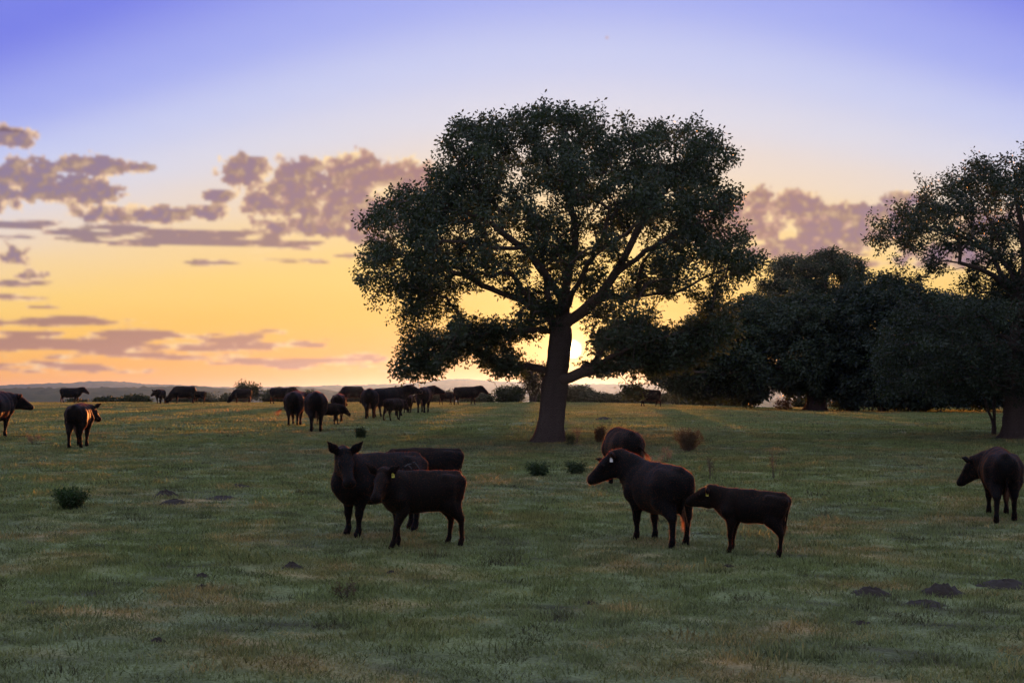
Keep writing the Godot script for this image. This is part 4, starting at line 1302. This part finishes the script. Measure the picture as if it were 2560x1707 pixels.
	var calf_rear: Node3D = one("black calf walking away alone at the left, one ear out to the right", true, -12.85, 42.2, 94.0, {"s": 0.96, "cell": 0.026, "calf": true, "girth": 0.92, "poll": Vector3(1.06, 1.14, 0.16), "look": Vector3(0.9, -0.6, 0.25), "feet": walk, "tail": HANG, "ear": 0.5}, 17, false)[0]
	again(calf_rear, "calf", "black calf from behind with both ears raised in the main herd", -7.42, 60.6, 95.0, 0.9)
	again(calf_rear, "calf", "smallest black calf walking away between two cows of the herd", -5.3, 72.4, 84.0, 0.68)
	again(calf_rear, "calf", "young black animal facing the camera before the cow on the left crest", -25.9, 104.6, 262.0, 0.82)

# ---------------------------------------------------------------- weeds, mounds, grass

func blade_patch(seed_: int, count: int, radius: float, low: float, high: float, width: float) -> ArrayMesh:
	var r := RandomNumberGenerator.new()
	r.seed = seed_
	var v := PackedVector3Array()
	var n := PackedVector3Array()
	var col := PackedColorArray()
	var idx := PackedInt32Array()
	for k in count:
		var th := r.randf() * TAU
		var q := sqrt(r.randf()) * radius
		var p := Vector3(cos(th) * q, -0.01, sin(th) * q)
		var h := r.randf_range(low, high)
		var lean := Vector3(r.randfn(), 0, r.randfn()).normalized() * r.randf_range(0.1, 1.1) * h
		h *= r.randf_range(0.5, 1.0)
		var w := Vector3(r.randfn(), 0, r.randfn()).normalized() * width * r.randf_range(0.6, 1.3)
		var nn := w.cross(Vector3(0, h, 0) + lean * 0.5).normalized()
		var tone := r.randf_range(0.45, 2.1)
		var c := Color(tone, tone, tone)
		if r.randf() < 0.14:
			c = Color(tone * 1.7, tone * 1.25, tone * 0.95)
		var first := v.size()
		for a in [p - w * 0.5, p + w * 0.5, p + lean * 0.35 + Vector3(0, h * 0.6, 0) + w * 0.4, p + lean * 0.35 + Vector3(0, h * 0.6, 0) - w * 0.4, p + lean + Vector3(0, h * 0.95, 0)]:
			v.append(a)
			n.append(nn)
			col.append(c)
		idx.append_array([first, first + 2, first + 1, first, first + 3, first + 2, first + 3, first + 4, first + 2])
	return array_mesh(v, n, idx, col)

func make_grass() -> void:
	var r := RandomNumberGenerator.new()
	r.seed = 77
	# d0, d1, patches per square metre, blades, radius, low, high, width
	var bands := [[9.0, 26.0, 50.0, 30, 0.16, 0.02, 0.09, 0.011], [26.0, 50.0, 20.0, 36, 0.24, 0.02, 0.1, 0.017], [50.0, 134.0, 4.5, 56, 0.5, 0.025, 0.11, 0.03]]
	var k := 0
	for b in bands:
		for variant in 3:
			var where := []
			var tints := PackedColorArray()
			var mesh := blade_patch(200 + k, b[3], b[4], b[5], b[6], b[7])
			k += 1
			var wide: float = 0.40 * b[1] + 4.0
			var count := int(2.0 * wide * (b[1] - b[0]) * b[2] / 3.0)
			for q in count:
				var d := r.randf_range(b[0], b[1])
				var x := r.randf_range(-wide, wide)
				if absf(x) > 0.40 * d + 3.0:
					continue
				var p := on_land(x, d)
				var c := turf_color(x, -d)
				var bare := smoothstep(0.12, 0.08, c.g)
				if r.randf() < bare * 0.8:
					continue
				var s := r.randf_range(0.75, 1.3) * (1.5 if r.randf() < 0.04 else 1.0)
				var tall := s * (0.8 + 0.7 * smoothstep(0.0, 0.5, n_mid.get_noise_2d(x * 1.5 + 9.0, d * 1.5)))
				where.append(Transform3D(Basis(Vector3.UP, r.randf() * TAU).scaled(Vector3(s, tall, s)), p))
				var g := r.randf_range(0.85, 1.15)
				tints.append(Color(c.r * g, c.g * g, c.b * g))
			var o := many("pasture_grass" if k == 1 else "pasture_grass_%03d" % (k - 1), mesh, M.blade, where, tints, self)
			tag(o, "short dewy grass mixed with straw over the pasture", "grass", "", "stuff")

func weed(called: String, label: String, group: String, x: float, d: float, h: float, wide: float, stems: int, tone: Color, seed_: int, seedy: bool) -> void:
	var r := RandomNumberGenerator.new()
	r.seed = seed_
	var o := thing(called, label, "weed", on_land(x, d, 0.02), 0.0, group)
	var v := PackedVector3Array()
	var n := PackedVector3Array()
	var idx := PackedInt32Array()
	var where := []
	var tints := PackedColorArray()
	for k in stems:
		var th := r.randf() * TAU
		var out := Vector3(cos(th), 0, sin(th))
		var L := h * r.randf_range(0.55, 1.05)
		var foot := out * wide * 0.25 * r.randf()
		var tip := foot + out * wide * r.randf_range(0.15, 0.85) + Vector3(0, L, 0)
		var mid := foot.lerp(tip, 0.5) + Vector3(0, L * 0.12, 0)
		tube(v, n, idx, [foot - Vector3(0, 0.03, 0), mid, tip], [0.006, 0.0045, 0.002], 3, 0.0)
		for q in (5 if seedy else 8):
			var u := r.randf_range(0.55, 1.0) if seedy else r.randf_range(0.15, 1.0)
			var p := foot.lerp(mid, u * 2.0) if u < 0.5 else mid.lerp(tip, u * 2.0 - 1.0)
			where.append(Transform3D(Basis.from_euler(Vector3(r.randf_range(-0.6, 0.6), r.randf() * TAU, r.randf_range(-0.6, 0.6))).scaled(Vector3.ONE * r.randf_range(0.7, 1.3)), p + Vector3(r.randfn(), r.randfn(), r.randfn()) * 0.02))
			var g := r.randf_range(0.75, 1.25)
			tints.append(Color(tone.r * g, tone.g * g, tone.b * g))
	part("stem", array_mesh(v, n, idx), M.bark, o)
	tag(many("foliage", leaf_spray(300 + seed_, 7, 0.04 if seedy else 0.06, 0.035 if seedy else 0.06, 0.35), M.leaf, where, tints, o), "", "", "", "stuff")

func make_weeds() -> void:
	var g := "weeds standing in the pasture"
	var green := Color(0.045, 0.075, 0.03)
	var brown := Color(0.11, 0.075, 0.04)
	var pale := Color(0.24, 0.17, 0.12)
	weed("weed_clump", "round dark green weed clump at the left in front of the dirt mounds", g, -7.94, 25.6, 0.34, 0.34, 60, Color(0.035, 0.07, 0.02), 1, false)
	weed("weed_clump", "green weed tuft standing below the main herd", g, -4.93, 46.3, 0.34, 0.2, 34, green, 2, false)
	weed("weed_clump", "brown bushy weed right of the grazing cow", g, 5.04, 40.6, 0.62, 0.42, 60, brown, 3, false)
	weed("weed_clump", "low green weed clump below the great oak trunk", g, 0.6, 32.6, 0.26, 0.26, 36, green, 4, false)
	weed("weed_clump", "low green weed left of the cow with the white ear tag", g, 1.5, 33.2, 0.3, 0.24, 36, green, 5, false)
	weed("weed_clump", "upright brown weed between the great oak and the grazing cow", g, 2.75, 44.7, 0.5, 0.16, 34, brown, 6, false)
	weed("weed_stalk", "thin pale seed stalks beside the base of the great oak", g, 1.98, 43.6, 0.6, 0.2, 10, pale, 7, true)
	weed("weed_stalk", "tall dry stalk standing above the tagged calf's back", g, 5.86, 31.8, 0.66, 0.12, 7, Color(0.13, 0.1, 0.06), 8, true)
	weed("weed_stalk", "dry stalk behind the rump of the white-tagged cow", g, 4.44, 31.8, 0.62, 0.14, 8, Color(0.14, 0.105, 0.065), 9, true)
	weed("weed_stalk", "pale pink seed heads right of the grazing cow", g, 3.95, 36.5, 0.4, 0.25, 10, Color(0.28, 0.19, 0.15), 10, true)
	weed("weed_stalk", "faint seed heads left of the dry stalk behind the cow", g, 3.4, 33.5, 0.36, 0.2, 9, Color(0.28, 0.19, 0.15), 11, true)
	weed("weed_stalk", "thin dark sprigs in the foreground below the tagged calf", g, -1.96, 16.55, 0.2, 0.12, 7, brown, 23, true)
	weed("weed_clump", "small dark weed right beside the roots of the great oak", g, 1.75, 43.0, 0.34, 0.14, 16, green, 28, false)
	weed("weed_stalk", "hazy pale seed heads left of the lone calf", g, -14.6, 43.5, 0.34, 0.3, 12, Color(0.28, 0.2, 0.14), 12, true)

func make_mounds() -> void:
	var g := "dirt mounds in the pasture"
	var list := [[-6.78, 27.8, 0.26, 0.13, "larger dark dirt mound at the left, farther of the pair"], [-6.34, 26.7, 0.3, 0.08, "flat dark dirt mound at the left, nearer of the pair"], [-5.6, 27.4, 0.36, 0.05, "low spread of turned soil right of the two left mounds"], [4.26, 16.9, 0.24, 0.09, "dark dirt mound below the calf at the lower right, left one"], [5.14, 17.0, 0.26, 0.13, "humped dark dirt mound at the lower right, right one"], [4.75, 16.4, 0.3, 0.05, "flat turned soil between the two lower right mounds"], [4.01, 62.0, 0.42, 0.12, "small far dirt mound right of the great oak trunk"], [-2.91, 18.8, 0.15, 0.08, "small earth lump in the foreground below the branded cow"], [-1.57, 18.4, 0.07, 0.05, "tiny earth clod below the tagged calf's feet"], [-5.69, 29.5, 0.3, 0.06, "low dark earth patch left of the branded cow"], [6.1, 17.6, 0.4, 0.08, "dark earth heap at the lower right edge"], [-3.8, 17.45, 0.11, 0.05, "small dark clod in the left foreground, nearer of two"], [-3.97, 18.2, 0.12, 0.05, "small dark clod in the left foreground, farther of two"], [0.91, 16.55, 0.13, 0.04, "dark clod alone in the middle foreground"], [2.89, 19.0, 0.1, 0.04, "little clod in front of the white-tagged cow"], [-3.52, 14.1, 0.1, 0.05, "dark clod near the bottom left"], [3.71, 15.15, 0.16, 0.04, "flat clod in front of the lower right mounds"]]
	var k := 0
	for m in list:
		var r := RandomNumberGenerator.new()
		r.seed = 500 + k
		var v := PackedVector3Array()
		var n := PackedVector3Array()
		var idx := PackedInt32Array()
		var rings := 9
		var seg := 22
		var st := SurfaceTool.new()
		st.begin(Mesh.PRIMITIVE_TRIANGLES)
		st.set_smooth_group(0)
		var grid := []
		for i in rings + 1:
			var row := []
			for j in seg:
				var th := TAU * j / seg
				var q := i / float(rings)
				var wob: float = 1.0 + 0.35 * n_fine.get_noise_2d(cos(th) * 1.2 + k * 5.0, sin(th) * 1.2)
				var y: float = m[3] * pow(cos(q * PI * 0.5), 1.3) * (1.0 + 0.5 * n_fine.get_noise_3d(cos(th) * q * 3.0, sin(th) * q * 3.0, k * 3.0)) + r.randfn() * 0.006 - 0.02 * q - 0.01
				row.append(Vector3(cos(th) * q * m[2] * wob * 1.25, y, sin(th) * q * m[2] * wob))
			grid.append(row)
		for i in rings:
			for j in seg:
				var a: Vector3 = grid[i][j]
				var b: Vector3 = grid[i][(j + 1) % seg]
				var c: Vector3 = grid[i + 1][j]
				var d: Vector3 = grid[i + 1][(j + 1) % seg]
				for p in [a, b, c, b, d, c]:
					st.add_vertex(p)
		st.generate_normals()
		var o := part(numbered("dirt_mound"), st.commit(), M.soil, self)
		o.position = on_land(m[0], m[1])
		tag(o, m[4], "dirt mound", g)
		k += 1
